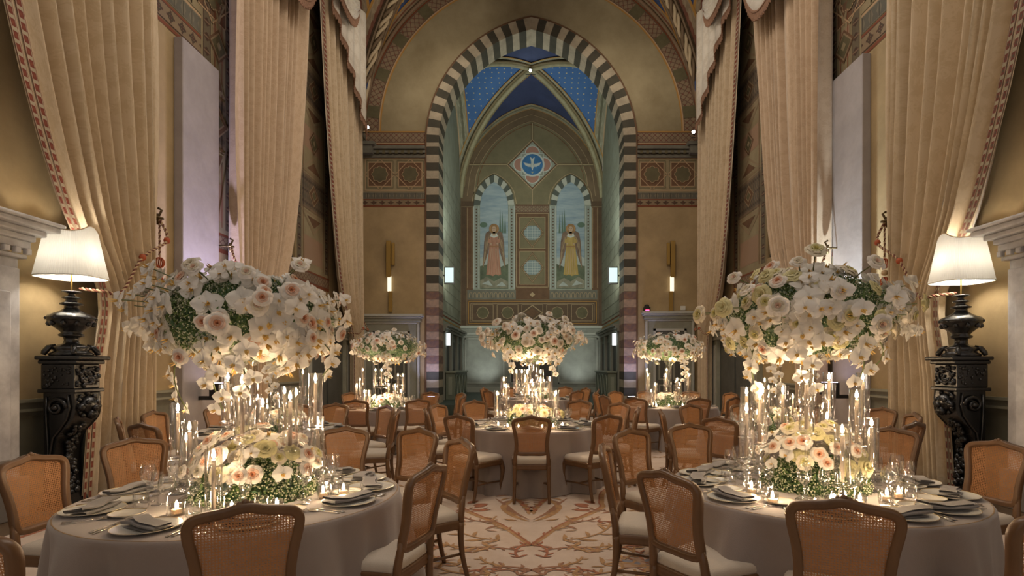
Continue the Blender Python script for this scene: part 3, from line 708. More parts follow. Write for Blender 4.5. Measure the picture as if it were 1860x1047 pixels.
    G([(-5.5, 412), (-3, 408.5), (3, 408.5), (5.5, 412), (6, 421), (4.5, 425), (-4.5, 425), (-6, 421)], FWH if 0 else M_('fresco_hair', (.30, .17, .07), .8), 13)
    G(circ(0, 417, 4.1, 14, 5.2), SKN, 14); G([(-2, 421), (2, 421), (3, 429), (-3, 429)], SKN, 13)
    for q in (-1.6, 1.6): G(circ(q, 416, .55, 6), DB, 15)
    pb.line([(cx, 416.5), (cx+.3, 418.6)], .35, HALO, 15); pb.line([(cx-1.1, 419.8), (cx+1.1, 419.8)], .45, HALO, 15)
    G([(-5, 425), (5, 425), (7, 430), (0, 433), (-7, 430)], FWH, 12)
    # arcaded border under the painting
    rr(849, 527, 937, 544, GREYB, 2)
    for j in range(11):
        c = X(855+j*7.6); pb.line([(c-2.6, 541), (c-2.6, 535), (c-1.4, 532), (c+1.4, 532), (c+2.6, 535), (c+2.6, 541)], .8, LINE, 4); pb.poly(circ(c, 538, 1, 6), DB, 4)
# centre panel
pb.rect(936, 372, 998, 527, BROWN, 2, S_); pb.rect(936, 374, 998, 386, LATT, 3, S_); pb.box(938, 388, 996, 522, 1.2, LINE, 4)
for cy, y0, y1 in ((423.5, 395, 452), (486.5, 457, 517)):
    pb.rect(944, y0, 990, y1, GO, 4, S_); pb.box(944, y0, 990, y1, 1.0, LINE, 5)
    pb.line([(MC, cy-26), (MC+20, cy), (MC, cy+26), (MC-20, cy)], 2.4, BROWN, 6, True); pb.line([(MC, cy-26), (MC+20, cy), (MC, cy+26), (MC-20, cy)], .8, LINE, 7, True)
    o8 = [(MC+a*15, cy+b*13) for a, b in ((-1, -.35), (-.4, -1), (.4, -1), (1, -.35), (1, .35), (.4, 1), (-.4, 1), (-1, .35))]
    pb.poly(o8, M_('fresco_lattice_blue', (.24, .30, .30), .8), 6)
    for t in (-9, -4.5, 0, 4.5, 9):
        pb.line([(MC+t, cy-12), (MC+t, cy+12)], .6, FWH, 7); pb.line([(MC-14, cy+t), (MC+14, cy+t)], .6, FWH, 7)
    for q in (-26, 26): pb.line(circ(MC, cy+q*.98, 2.2, 10), .7, LINE, 8, True)
pb.rect(937, 527, 998, 544, BROWN, 3, S_); pb.poly([(MC, 531), (MC+5, 535.5), (MC, 540), (MC-5, 535.5)], LINE, 4)
# lower painted panelling
pb.rect(849, 546, 1085, 590, DB, 2, S_); pb.box(851, 548, 1083, 588, 1.4, OCHRE, 3); pb.box(855, 552, 1079, 585, .8, LINE, 3)
for c in (877, 922, 967, 1012, 1057):
    pb.box(c-19, 554, c+19, 583, .8, LINE, 4)
    if c == 967: pb.line([(c, 555), (c+18, 568.5), (c, 582), (c-18, 568.5)], 1.4, LINE, 5, True); pb.poly([(c, 560), (c+12, 568.5), (c, 577), (c-12, 568.5)], BROWN, 5)
    else: pb.poly(circ(c, 568.5, 11, 8), OLIVE, 5); pb.line(circ(c, 568.5, 11, 8), .8, LINE, 6, True)
pb.ob('painted_decoration', WC)
# low grey green wainscot of the chapel back wall
wn = MB(); GW = M_('chapel_grey_panel', (.34, .36, .31), .55, var=.3, vscale=1.5)
wn.box(-CW, CW, CY1-.05, CY1, STG, 3.42, 0)
for a, b, d in ((3.0, 3.08, .12), (3.3, 3.42, .14), (STG, .55, .12)): wn.box(-CW, CW, CY1-d, CY1, a, b, 1)
for x0, x1 in ((-3.1, -1.25), (1.25, 3.1), (-1.0, 1.0)):
    for q in ((x0, x1, .72, .78), (x0, x1, 2.78, 2.84), (x0, x0+.06, .72, 2.84), (x1-.06, x1, .72, 2.84)): wn.box(q[0], q[1], CY1-.08, CY1, q[2], q[3], 1)
wn.box(-.95, .95, CY1-.06, CY1, .8, 2.75, 2)
wn.ob('wainscot', [GW, M_('chapel_grey_trim', (.42, .44, .38), .5), M_('chapel_dark_niche', (.08, .07, .065), .6)], WC)
# ------------------------------------------------------------------ doors in the arch wall
TRIM = M_('grey_green_door_paint', (.33, .33, .26), .5, var=.2); TRIM2 = M_('door_moulding', (.50, .50, .44), .45); DKD = M_('door_dark_field', (.12, .12, .10), .5, var=.3)
def end_door(s, name, x0, x1, top):
    xa, xb = (x0-XC)*YE/F, (x1-XC)*YE/F; zt = CZ+(YH-top)*YE/F; Y = YE; c = (xa+xb)/2; hw = (xb-xa)/2
    m = MB()
    m.box(c-hw+.12, c+hw-.12, Y-.10, Y, 0, zt-.25, 0)
    for q in (-1, 1): m.box(c+q*(hw-.12), c+q*(hw-.2), Y-.15, Y, 0, zt-.3, 1)
    for k, (z0, z1) in enumerate(((zt-.30, zt-.24), (zt-.24, zt-.13), (zt-.13, zt-.08), (zt-.08, zt))): m.box(c-hw+.12-.04*k, c+hw-.12+.04*k, Y-.14-.05*k, Y, z0, z1, 1 if k != 1 else 0)
    D = m.ob(name, [TRIM, TRIM2], kind='structure'); bevel(D, .012, 1)
    f = MB(); iw = hw*.58; zi = zt-.55
    for a, b in ((-iw, -iw+.07), (iw-.07, iw)): f.box(c+a, c+b, Y-.16, Y-.09, 0, zi, 0)
    f.box(c-iw, c+iw, Y-.16, Y-.09, zi-.07, zi, 0)
    f.ob('door_frame', TRIM2, D)
    for q in (-1, 1):
        g = MB(); a, b = sorted((c+q*.015, c+q*(iw-.07))); g.box(a, b, Y-.13, Y-.09, .02, zi-.07, 0)
        for z0, z1 in ((.2, .95), (1.1, zi-.25)):
            g.box(a+.09, b-.09, Y-.14, Y-.128, z0, z1, 1); g.box(a+.14, b-.14, Y-.15, Y-.138, z0+.05, z1-.05, 0)
        o = g.ob('door_leaf', [DKD, TRIM], D)
        MB().tube([(c+q*.06, Y-.13, 1.02), (c+q*.06, Y-.18, 1.02), (c+q*.15, Y-.18, 1.02)], .012, 6).ob('door_handle', BRASS, o)
    return D
end_door(-1, 'door_1', 655, 770, 572); end_door(1, 'door_2', 1164, 1266, 567)
def side_door(s, name, y0, y1, zt):
    m = MB(); X = lambda d: s*(HW-d)
    for a, b in ((y0, y0+.38), (y1-.38, y1)):
        m.box(X(0), X(.16), a, b, 0, zt-.35, 0); m.box(X(0), X(.2), a-.03, b+.03, 0, .25, 1); m.box(X(.16), X(.175), a+.08, b-.08, .35, zt-.5, 1)
    for k, (z0, z1) in enumerate(((zt-.35, zt-.28), (zt-.28, zt-.12), (zt-.12, zt-.06), (zt-.06, zt))): m.box(X(0), X(.2+.05*k), y0-.04*k, y1+.04*k, z0, z1, 1 if k != 1 else 0)
    D = m.ob(name, [TRIM, TRIM2], kind='structure'); bevel(D, .012, 1)
    g = MB(); g.box(X(.02), X(.06), y0+.38, y1-.38, 0, zt-.35, 0); mid = (y0+y1)/2
    for a, b in ((y0+.5, mid-.06), (mid+.06, y1-.5)): g.box(X(.06), X(.075), a, b, .3, zt-.6, 1)
    g.ob('door_leaf', [M_('dark_leaf', (.05, .055, .05), .35), DKD], D)
side_door(-1, 'door_3', 13.2, 16.4, 2.65); side_door(1, 'door_4', 13.2, 16.4, 2.65)
# lilac lit piers between the windows
PIER = M_('pale_plaster_pier', (.42, .38, .37), .7, var=.18, vscale=2, bump=.3, bscale=8)
for s, y0, y1, nm, cl in ((-1, 8.55, 9.55, 'trim_1', (.72, .66, 1)), (1, 9.0, 9.9, 'trim_2', (.80, .90, .95))):
    bevel(MB().box(s*HW, s*(HW-.14), y0, y1, 0, 6.62).ob(nm, PIER, kind='structure'), .01, 1)
    c = MB(); yc = (y0+y1)/2+(-.05); x = s*(HW-.46)
    c.box(x-.10, x+.10, yc-.13, yc+.13, 1.06, 1.27); U = c.ob('wall_uplight', M_('black_plastic', (.015, .015, .018), .35), label='small black box uplight on a bracket at the %s wall pier' % ('left' if s < 0 else 'right'), cat='uplight')
    MB().box(x-.08, x+.08, yc-.11, yc+.11, 1.27, 1.275).ob('lens', M_('lens_glow', (.5, .45, .7), .3, emit=cl, es=4), U)
    MB().box(x-.03, s*(HW-.14), yc-.05, yc+.05, 1.0, 1.06).ob('bracket', DARK, U)
    light('pier_light', 'SPOT', (x, yc, 1.32), 620, cl, spot_size=1.0, spot_blend=.9, shadow_soft_size=.05, target=(s*(HW-.12), yc, 3.0))
# ------------------------------------------------------------------ curtains
FA = fabric('gold_cream_damask', (.60, .47, .30), (.66, .53, .36), 6); FB = fabric('rose_cream_satin', (.56, .41, .27), (.62, .47, .32), 9); FC = fabric('ivory_drape', (.58, .45, .29), (.66, .53, .36), 9)
BRAID1 = pattern('red_block_braid', 'squares', (.62, .52, .36), (.27, .05, .025), (.34, .08, .03), 9, sv=1); SILK = fabric('white_silk', (.62, .55, .45), (.72, .66, .56), 5, .45, .5, .08)
BRAID2 = pattern('red_green_braid', 'squares', (.50, .44, .30), (.22, .05, .03), (.10, .10, .06), 8, sv=1)
FRG = M_('fringe_rose_brown', (.36, .20, .12), .8, var=.5, vscale=30)
def curtain(s, near, far, N, X0, amp, mat_, name, label, trim, ztop=11.9, phase=0, braids=1):
    near, far = smooth_tab(near), smooth_tab(far); rr = random.Random(int(phase*10)+N+(5 if s > 0 else 0)); wp = [rr.uniform(-.35, .35) for _ in range(3)]
    ph = [rr.uniform(-.45, .45) for _ in range(N+2)]; am = [rr.uniform(.65, 1.2) for _ in range(N+2)]
    def S(u, z, off=0):
        a, b = interp(near, z), interp(far, z); k = (u+.02*sum(math.sin(2*PI*(q+1)*u+9*wp[q]) for q in range(3)))*N; k = max(0, min(N, k)); i = int(k); f = k-i
        pp = ph[i]*(1-f)+ph[min(N, i+1)]*f; aa = am[i]*(1-f)+am[min(N, i+1)]*f
        t = 2*PI*k+pp+.25*math.sin(z*.8+i)
        comp = min(1.15, .55+.5*(b-a)/1.6)
        x = X0-amp*aa*comp*(math.sin(t)+.25*math.sin(2*t+1))
        if trim is not None: e = min(1, max(0, (u-.09)/.06)); x = x*e+(X0-.06)*(1-e)
        y = a+(b-a)*u+.02*math.cos(t)*min(1, u*8)
        return (s*(x-off), y, z)
    n = N*16; zs = [0.02, .4, .9, 1.4, 1.9, 2.2, 2.45, 2.7, 3.0, 3.4, 3.9, 4.5, 5.2, 6, 7, 8, 9, 10, 11, ztop]
    mb = MB(); vs = []; uv = []
    for i in range(n+1):
        for z in zs: vs.append(S(i/n, z)); uv.append((i/n*9, z))
    K = len(zs); mb.add(vs, [(i*K+j, (i+1)*K+j, (i+1)*K+j+1, i*K+j+1) for i in range(n) for j in range(K-1)], 0, uv)
    o = mb.ob(name, mat_, smooth=True, label=label, cat='curtain')
    if trim is not None:
        side, w0, w1, bm = trim
        for b_ in range(braids):
            q0, q1 = w0+b_*(w1-w0)*1.5, w1+b_*(w1-w0)*1.5
            if side: q0, q1 = 1-q0, 1-q1
            A = []; B = []; z = .03
            while z < ztop: A.append(S(q0, z, .012)); B.append(S(q1, z, .012)); z += .15
            t = MB(); t.strip(A, B); t.ob('trim_braid', bm, o, smooth=True)
    MB().tube([(s*X0, interp(near, ztop)-.1, ztop+.03), (s*X0, interp(far, ztop)+.1, ztop+.03)], .04, 8).ob('curtain_rod', BRASS, o)
    return S
def sh(tab, d): return [(z, y+d) for z, y in tab]
A_near = [(0, 6.25), (1.4, 6.38), (2.42, 6.52), (3.27, 5.96), (4.72, 5.42), (6.5, 5.0), (9, 4.6), (11.9, 4.3)]
B_far = [(0, 10.8), (1.5, 10.8), (2.45, 10.9), (3.54, 11.7), (5, 12.2), (7, 12.5), (9, 12.75), (11.9, 12.95)]
C_near = [(0, 15.95), (1.5, 15.95), (2.45, 15.85), (3.5, 14.95), (5, 14.4), (8, 13.75), (11.9, 13.2)]
for s, d, side in ((-1, 0, 'left'), (1, .38, 'right')):
    near_far = [(0, 7.55+d*.9), (12, 7.55+d*.9)]
    curtain(s, sh(A_near, d), near_far, 10, 5.12, .16, FA, 'tied_curtain', 'huge cream damask curtain with double red block braid beside the %s lamp' % side, (0, .006, .040, BRAID1 if s < 0 else BRAID2), phase=1, braids=2)
    curtain(s, [(0, 9.72+d*.5), (2.45, 9.70+d*.5), (5, 9.6+d*.5), (12, 9.55+d*.5)], sh(B_far, -0), 12, 5.16, .125, FB, 'tied_curtain', 'rose cream curtain beyond the pale pier on the %s wall' % side, None, phase=2)
    curtain(s, sh(C_near, .1*(s > 0)), [(0, 16.95), (2.45, 16.95), (12, 16.85)], 12, 5.16, .11, FC, 'tied_curtain', 'ivory curtain with thin red braid next to the arch wall, %s side' % side, (0, .02, .09, BRAID1), phase=3)
def swag(s, y0, y1, zb, zt, nf, label, tail=None):
    """silk swag with curved fringe along its lower edge"""
    X0 = 4.93; mb = MB()
    def bot(t): return zb(t)
    def S(t, v, off=0):
        z = bot(t)+(zt-bot(t))*v; y = y0+(y1-y0)*t
        fold = math.sin(v*nf*2*PI)*.05*(1-v*.4) if tail is None else math.sin(t*nf*2*PI)*.05
        return (s*(X0-fold-off-(.16*math.sin(PI*t) if tail is None else 0)), y, z)
    mb.grid(lambda a, b: S(a, b), 30, 40, uv=lambda a, b: (a*3, b*3))
    o = mb.ob('silk_swag', SILK, smooth=True, label=label, cat='swag')
    f = MB(); pts = [S(i/40, 0, .02) for i in range(41)]
    f.tube(pts, .028, 6); 
    for i in range(120):
        t = i/119; p = Vector(S(t, 0, .02)); f.tube([p, p+Vector((0, .01*math.sin(i*3), -.17-.03*math.sin(i*1.7)))], [.012, .017], 4)
    f.ob('fringe', FRG, o)
for s, side in ((-1, 'left'), (1, 'right')):
    swag(s, 16.55, 13.75, lambda t: 8.45+2.2*t**.8, 11.95, 5, 'white silk swag tail with brown fringe beside the vault rib, %s side' % side, tail=1)
    swag(s, 9.75, 12.95, lambda t, s=s: (9.2 if s < 0 else 8.95)+1.5*(2*t-1)**2, 11.95, 6, 'white silk swag with tasselled fringe over the rose curtain, %s side' % side)
    swag(s, 13.0, 15.9, lambda t: 10.75+1.0*(2*t-1)**2, 11.98, 5, 'upper white silk swag above the ivory curtain, %s side' % side)
# tiebacks
ROPE_L = M_('rope_cream', (.55, .40, .24), .7); ROPE_D = M_('rope_dark_red', (.16, .05, .03), .7); KN = M_('red_knot', (.42, .09, .03), .7); TAS = M_('grey_tassel', (.20, .15, .17), .7)
def rope(o, pts, r=.016, pitch=.075):
    L = [Vector(p) for p in pts]; r *= .62; d = MB()
    for ph in (0, 1):
        q = []; acc = 0; pn = None
        for i, p in enumerate(L):
            acc += (p-L[i-1]).length if i else 0
            t = (L[min(len(L)-1, i+1)]-L[max(0, i-1)]).normalized(); a = Vector((1, 0, 0)); a = (a-t*a.dot(t)).normalized(); b = t.cross(a)
            g = acc/pitch*2*PI+ph*PI; q.append(p+a*math.cos(g)*r+b*math.sin(g)*r)
        d.tube(q, r, 6, ph)
    return d.ob('rope', [ROPE_L, ROPE_D], o, smooth=True)
def dense(pts, n):
    L = crom(pts, 30); out = [L[0]]; acc = 0
    for p, q in zip(L, L[1:]):
        out.append(p); k = max(1, int((q-p).length/.012))
        out += [p+(q-p)*(j/k) for j in range(1, k)]
    return [tuple(p) for p in out if True]
def tieback(s, hy, hz, ty, tz, fy, label, tassel, hx=5.34):
    h = MB(); x = s*hx
    h.tube([(s*5.5, hy, hz), (s*5.2, hy, hz), (s*5.15, hy, hz+.10), (s*5.2, hy, hz+.13)], .018, 6); h.tube([(s*5.2, hy, hz-.10), (s*5.2, hy, hz+.05)], .022, 6)
    h.lathe([(0, 0), (.07, 0), (.07, .02), (0, .03)], 12, (s*5.2, hy, hz-.02))
    o = h.ob('curtain_tieback', BRASS, smooth=True, label=label, cat='tieback')
    a = (s*5.18, hy, hz-.02)
    pts = [a, (s*5.0, hy-.12, hz-.35), (s*4.98, (hy+ty)/2, (hz+tz)/2-.08), (s*4.97, ty+.25*(1 if ty < hy else -1), tz+.03), (s*4.99, ty-.02*(1 if ty < hy else -1), tz), (s*5.2, ty-.10*(1 if ty < hy else -1), tz+.02)]
    rope(o, dense(pts, 14), .017 if tassel else .02)
    for q in (pts[1], pts[2]):
        k = MB(); k.lathe([(0, -.045), (.03, -.035), (.042, 0), (.03, .035), (0, .045)], 10, q); k.ob('knot', KN, o, smooth=True)
    if tassel:
        tx = s*5.14; b = hy-.06
        rope(o, dense([a, (tx, b, hz-.3), (tx, b, hz-.56)], 14), .013)
        for zz, r in ((hz-.64, .058), (hz-.91, .058)):
            c = MB()
            for i in range(4):
                t = PI*i/4; c.tube([(tx+r*math.cos(g)*math.cos(t), b+r*math.cos(g)*math.sin(t), zz+1.2*r*math.sin(g)) for g in [2*PI*j/18 for j in range(18)]], .008, 5, closed=True)
            c.ob('lattice_bead', KN, o, smooth=True)
        c = MB(); c.lathe([(0, .045), (.036, .03), (.045, 0), (.036, -.03), (0, -.045)], 12, (tx, b, hz-.775)); c.ob('bead', ROPE_L, o, smooth=True)
        c = MB(); c.lathe([(0, .04), (.03, .03), (.04, .0), (.05, -.04), (.06, -.12), (.04, -.12), (0, -.11)], 14, (tx, b, hz-1.03), fn=lambda g: 1+.06*math.cos(7*g)); c.ob('tassel', TAS, o, smooth=True)
tieback(-1, 7.75, 3.62, 6.5, 2.42, 0, 'twisted rope tieback with hanging bead tassel, left of the big floral dome', True)
tieback(1, 8.15, 3.68, 6.9, 2.42, 0, 'twisted rope tieback on the hook left of the right-hand lamp', True)
for s, side in ((-1, 'left'), (1, 'right')):
    tieback(s, 9.6+.15*(s > 0), 3.62, 10.95, 2.45, 0, 'rope tieback with bronze hook holding the rose curtain, %s wall' % side, False)
    tieback(s, 17.1, 3.0, 15.85, 2.47, 0, 'rope tieback gathering the ivory curtain at the %s corner' % side, False)
# ------------------------------------------------------------------ fireplaces
MW = M_('white_marble', (.74, .73, .73), .4, var=.4, vscale=2.5, bump=.15, bscale=7, col2=(.40, .39, .40))
def fireplace(s, d, label):
    X = lambda q: s*(HW-q); ye = 5.70+d; y0 = 1.6+d; T = 3.05+(.06 if s > 0 else 0)
    o = ob('fireplace', None, label=label, cat='fireplace')
    for a, b in ((ye-.85, ye), (y0, y0+.85)):
        m = MB(); m.box(X(0), X(.26), a, b, 0, T-.50); m.box(X(0), X(.32), a-.04, b+.04, 0, .42, 1)
        m.box(X(.24), X(.285), a+.12, b-.12, .6, T-.75); bevel(m.ob('jamb', [MW, M_('grey_plinth', (.22, .20, .18), .6)], o), .012, 2)
    q = MB(); q.box(X(0), X(.24), y0, ye, T-.95, T-.40); q.box(X(.24), X(.27), y0+1.0, ye-1.0, T-.85, T-.5); bevel(q.ob('lintel', MW, o), .012, 2)
    q = MB(); q.box(X(0), X(.30), y0-.04, ye+.04, T-.40, T-.36); q.box(X(0), X(.32), y0-.06, ye+.06, T-.30, T-.22)
    y = y0
    while y < ye: q.box(X(.30), X(.35), y, y+.06, T-.36, T-.30); y += .12
    bevel(q.ob('dentil_course', MW, o), .006, 1)
    q = MB()
    for k, (z0, z1) in enumerate(((T-.22, T-.16), (T-.16, T-.10), (T-.10, T-.04), (T-.04, T))):
        e = (.36, .42, .50, .53)[k]; q.box(X(0), X(e), y0-e+.28, ye+e-.28, z0, z1)
    bevel(q.ob('mantel_shelf', MW, o), .015, 2)
    q = MB(); q.box(X(0), X(.05), y0+.85, ye-.85, .1, T-.95); q.ob('firebox', M_('soot', (.02, .018, .015), .9), o)
fireplace(-1, 0, 'white marble fireplace with dentilled mantel at the left edge'); fireplace(1, .42, 'white marble fireplace with dentilled mantel at the right edge')
# ------------------------------------------------------------------ carved torcheres and lamps
def torchere(s, y, label):
    o = MB(); W = .31; D = .36; T = 1.66
    root = ob('carved_torchere', None, loc=(s*5.28, y, 0), label=label, cat='pedestal')
    if s > 0: root.scale = (1, 1, 1)
    f = -s                                                   # direction into the room
    bx = lambda m, x0, x1, y0, y1, z0, z1, k=0: m.box(f*x0, f*x1, y0, y1, z0, z1, k)
    c = MB(); bx(c, -.02, .46, -.04, D+.06, T-.045, T); bx(c, 0, .42, -.02, D+.03, T-.09, T-.045); bevel(c.ob('top_slab', BLACK, root), .014, 2)
    c = MB(); bx(c, .02, .38, 0, D, 1.30, T-.09); bx(c, 0, .41, -.025, D+.03, 1.26, 1.30); bevel(c.ob('carved_block', BLACK, root), .01, 2)
    # S profile console body
    P = [(.06, 1.26), (.37, 1.26), (.38, 1.12), (.365, 1.0), (.29, .90), (.20, .80), (.165, .62), (.17, .40), (.20, .18), (.23, .04), (.05, .04), (.07, .5), (.05, .9)]
    L = crom([(a, b, 0) for a, b in P[1:10]], 5); pr = [(p.x, p.y) for p in L]+[(.05, .04), (.07, .5), (.06, .9), (.06, 1.26)]
    c = MB(); n = len(pr); v = [(f*a, 0.0, b) for a, b in pr]+[(f*a, D, b) for a, b in pr]
    c.add(v, [tuple(range(n)), tuple(range(2*n-1, n-1, -1))]+[(i, (i+1) % n, n+(i+1) % n, n+i) for i in range(n)])
    bevel(c.ob('console_body', BLACK, root), .01, 2)
    # scroll on the camera side
    c = MB(); sp = [(.20+.115*math.exp(-.16*t)*math.cos(t), -.02, 1.10+.115*math.exp(-.16*t)*math.sin(t)) for t in [i*.35 for i in range(45)]]
    c.tube([(f*a, b, z) for a, b, z in sp], [.020*math.exp(-.015*i)+.004 for i in range(45)], 6)
    c.tube([(f*a, -.012, z) for a, z in ((.32, 1.24), (.34, 1.1), (.31, .98), (.24, .88), (.16, .78), (.13, .6), (.14, .35), (.18, .12))], .014, 6)
    c.tube([(f*a, -.012, z) for a, z in ((.09, 1.22), (.09, .95), (.11, .7), (.11, .4), (.12, .12))], .012, 6)
    c.lathe([(0, -.03), (.03, -.02), (.042, 0), (.03, .02), (0, .03)], 10, (f*.20, -.03, 1.10)); c.ob('volute', BLACK, root, smooth=True)
    # carved relief: mask and garland lumps
    rr = random.Random(3 if s < 0 else 4)
    def blob(m, x, y_, z, r): m.lathe([(0, -r), (r*.7, -r*.7), (r, 0), (r*.7, r*.7), (0, r)], 8, (x, y_, z))
    c = MB()
    for i in range(46):
        yy, zz = rr.uniform(.03, D-.03), rr.uniform(1.33, 1.54); blob(c, f*.385, yy, zz, rr.uniform(.012, .03))
    for i in range(40):
        xx, zz = rr.uniform(.05, .35), rr.uniform(1.33, 1.54); blob(c, f*xx, -.003, zz, rr.uniform(.008, .02))
    c.tube([(f*.39, D/2+.10*math.cos(t), 1.43+.08*math.sin(t)) for t in [2*PI*i/20 for i in range(20)]], .012, 6, closed=True)
    c.ob('block_carving', BLACK, root, smooth=True, kind='stuff')
    c = MB()
    blob(c, f*.37, D/2, 1.12, .11); blob(c, f*.47, D/2, 1.09, .035); blob(c, f*.44, D/2-.06, 1.15, .03); blob(c, f*.44, D/2+.06, 1.15, .03); blob(c, f*.43, D/2, 1.02, .06); blob(c, f*.40, D/2-.11, 1.1, .045); blob(c, f*.40, D/2+.11, 1.1, .045)
    for i in range(22):
        t = rr.uniform(0, 2*PI); blob(c, f*(.36+rr.uniform(0, .03)), D/2+.13*math.cos(t), 1.12+.13*math.sin(t), rr.uniform(.018, .034))
    c.ob('carved_mask', BLACK, root, smooth=True)
    c = MB()
    for i in range(60):
        z = .9-.75*i/60; x = interp([(0, .22), (.2, .20), (.4, .175), (.62, .17), (.8, .205), (.9, .28)], z); blob(c, f*(x+.02), D/2+rr.uniform(-.07, .07), z, rr.uniform(.018, .038))
    c.ob('garland', BLACK, root, smooth=True)
    c = MB(); bx(c, 0, .30, -.03, D+.03, 0, .05); bevel(c.ob('foot', BLACK, root), .01, 2)
    return root
SH = M_('pleated_shade', (.74, .73, .68), .8, trans=.10)
def lamp(s, x, y, z, label, sc=1):
    root = ob('table_lamp', None, loc=(x, y, z), label=label, cat='lamp', scale=sc)
    b = MB(); pf = [(0, 0), (.19, 0), (.20, .02), (.16, .045), (.155, .06), (.17, .075), (.165, .10), (.12, .12), (.075, .135), (.065, .17), (.07, .20), (.11, .215), (.115, .235), (.09, .25), (.10, .27), (.16, .32), (.205, .375), (.21, .39), (.225, .395), (.228, .415), (.21, .43), (.20, .445), (.13, .475), (.09, .50), (.065, .52), (.062, .55), (.10, .56), (.105, .575), (.06, .59), (.05, .62), (.085, .63), (.085, .64), (.035, .655), (.03, .68), (.055, .69), (.09, .70), (.085, .71), (.02, .715), (0, .72)]
    b.lathe(pf, 28, (0, 0, 0), 0, lambda a: 1+.02*math.cos(8*a)); b.ob('urn', BLACK, root, smooth=True)
    c = MB()
    for i in range(10):
        t = 2*PI*i/10; c.lathe([(0, -.03), (.022, -.02), (.03, 0), (.02, .025), (0, .035)], 8, (.19*math.cos(t), .19*math.sin(t), .35))
        c.lathe([(0, -.02), (.015, 0), (0, .02)], 6, (.225*math.cos(t+.3), .225*math.sin(t+.3), .405))
    for i in range(4):
        t = PI/4+PI/2*i; c.tube([(r*math.cos(t), r*math.sin(t), zz) for r, zz in ((.13, .11), (.19, .09), (.225, .04), (.235, .01))], [.02, .03, .03, .022], 6)
    c.ob('urn_carving', BLACK, root, smooth=True, kind='stuff')
    MB().tube([(0, 0, .70), (0, 0, 1.05)], .008, 6).ob('stem', GOLD, root)
    n = 168
    def rim(a, hx, hy, p=3.2):
        c_, s_ = math.cos(a), math.sin(a); k = (abs(c_)**p+abs(s_)**p)**(-1/p); return hx*k*c_, hy*k*s_
    sh_ = MB(); z0, z1 = .86, 1.37
    def pt(u, v):
        a = 2*PI*u; hx = .31*(1-v)+.22*v; hy = .26*(1-v)+.18*v; q = 1+.012*math.cos(n/2*a)
        x_, y_ = rim(a, hx*q, hy*q); zt = z1+.035*math.cos(2*a)+.02*math.cos(4*a)
        return (x_, y_, z0+(zt-z0)*v)
    sh_.grid(pt, n*2, 6); sh_.ob('lamp_shade', SH, root, smooth=True)
    MB().tube([pt(i/72, 0) for i in range(72)], .007, 5, closed=True).ob('lower_trim', M_('shade_trim_white', (.8, .78, .7), .6), root, smooth=True); MB().tube([pt(i/72, 1) for i in range(72)], .006, 5, closed=True).ob('upper_trim', ROPE_L, root, smooth=True)
    for dx in (-.1, .1):
        q = MB(); q.lathe([(0, -.03), (.02, -.02), (.03, .01), (.02, .04), (0, .05)], 10, (dx, 0, 1.08)); q.ob('bulb', MATS.get('bulb_glow') or glow('bulb_glow', (1, .86, .66), 3), root)
        light('lamp_light', 'POINT', (dx, 0, 1.09), 7.5, (1, .90, .76), root, shadow_soft_size=.05)
    MB().tube([(-.1, 0, 1.04), (0, 0, 1.03), (.1, 0, 1.04)], .006, 5).ob('bulb_holder', GOLD, root)
    return root
torchere(-1, 5.96, 'black carved console torchere holding the left lamp'); torchere(1, 6.40, 'black carved console torchere holding the right lamp')
lamp(-1, -5.06, 6.12, 1.66, 'black urn lamp with pleated white shade beside the left fireplace', 1)
lamp(1, 5.07, 6.56, 1.66, 'black urn lamp with pleated white shade beside the right fireplace', (.97, .97, 1.02))
# ------------------------------------------------------------------ sconces, spots and small fittings
for s, side in ((-1, 'left'), (1, 'right')):
    X = lambda px: (px-XC)*YE/F*(1 if s < 0 else 1); mx = (lambda px: px) if s < 0 else (lambda px: 2*XC-6-px+4)
    def bar(m, a, b, c, d, y0, y1): x0, x1 = sorted((X(mx(a)), X(mx(c)))); m.box(x0, x1, YE-y1, YE-y0, CZ+(YH-d)*YE/F, CZ+(YH-b)*YE/F)
    g = MB(); bar(g, 703, 439, 711, 505, .04, .12); r_ = bevel(g.ob('wall_sconce', GOLD, label='tall staggered brass bar sconce above the %s corner door' % side, cat='sconce'), .004, 1)
    g = MB(); bar(g, 712, 442, 717.5, 482, .02, .09); bevel(g.ob('short_bar', GOLD, r_), .004, 1)
    g = MB(); bar(g, 705, 503, 711.5, 530, .03, .10); bevel(g.ob('light_bar', M_('lit_bar', (.8, .75, .6), .4, emit=(1, .9, .7), es=.5), r_), .004, 1)
    g = MB(); bar(g, 707, 530, 713.5, 567, .03, .10); bevel(g.ob('lower_bar', GOLD, r_), .004, 1)
def spot(loc, tgt, label, two=False, es=30):
    root = ob('spotlight', None, loc=loc, label=label, cat='spotlight')
    for k in ((-.16, .16) if two else (0,)):
        h = MB(); h.lathe([(0, -.12), (.045, -.12), (.06, -.05), (.06, .10), (.052, .10), (.05, .08)], 14); o = h.ob('lamp_head', DARK, root, smooth=True, loc=(k, 0, 0))
        o.rotation_euler = (Vector(tgt)-Vector(loc)).to_track_quat('Z', 'Y').to_euler()
        l = MB(); l.lathe([(0, .085), (.05, .082)], 14); l.ob('lens', M_('cool_lens', (.8, .9, 1), .3, emit=(.72, .88, 1), es=es), o)
    MB().tube([(-.2, .08, -.12), (.2, .08, -.12)], .015, 6).ob('mount', DARK, root)
spot((-5.30, 17.4, 9.0), (0, 6, 8), 'twin cool spotlight on the cornice at the left corner', True); spot((5.25, 17.4, 8.85), (0, 6, 8), 'twin cool spotlight on the cornice at the right corner', True)
spot((-.03, 22.2, 13.35), (-.3, 18, 11), 'small spotlight hung from the crown of the chapel vault', False, 6)
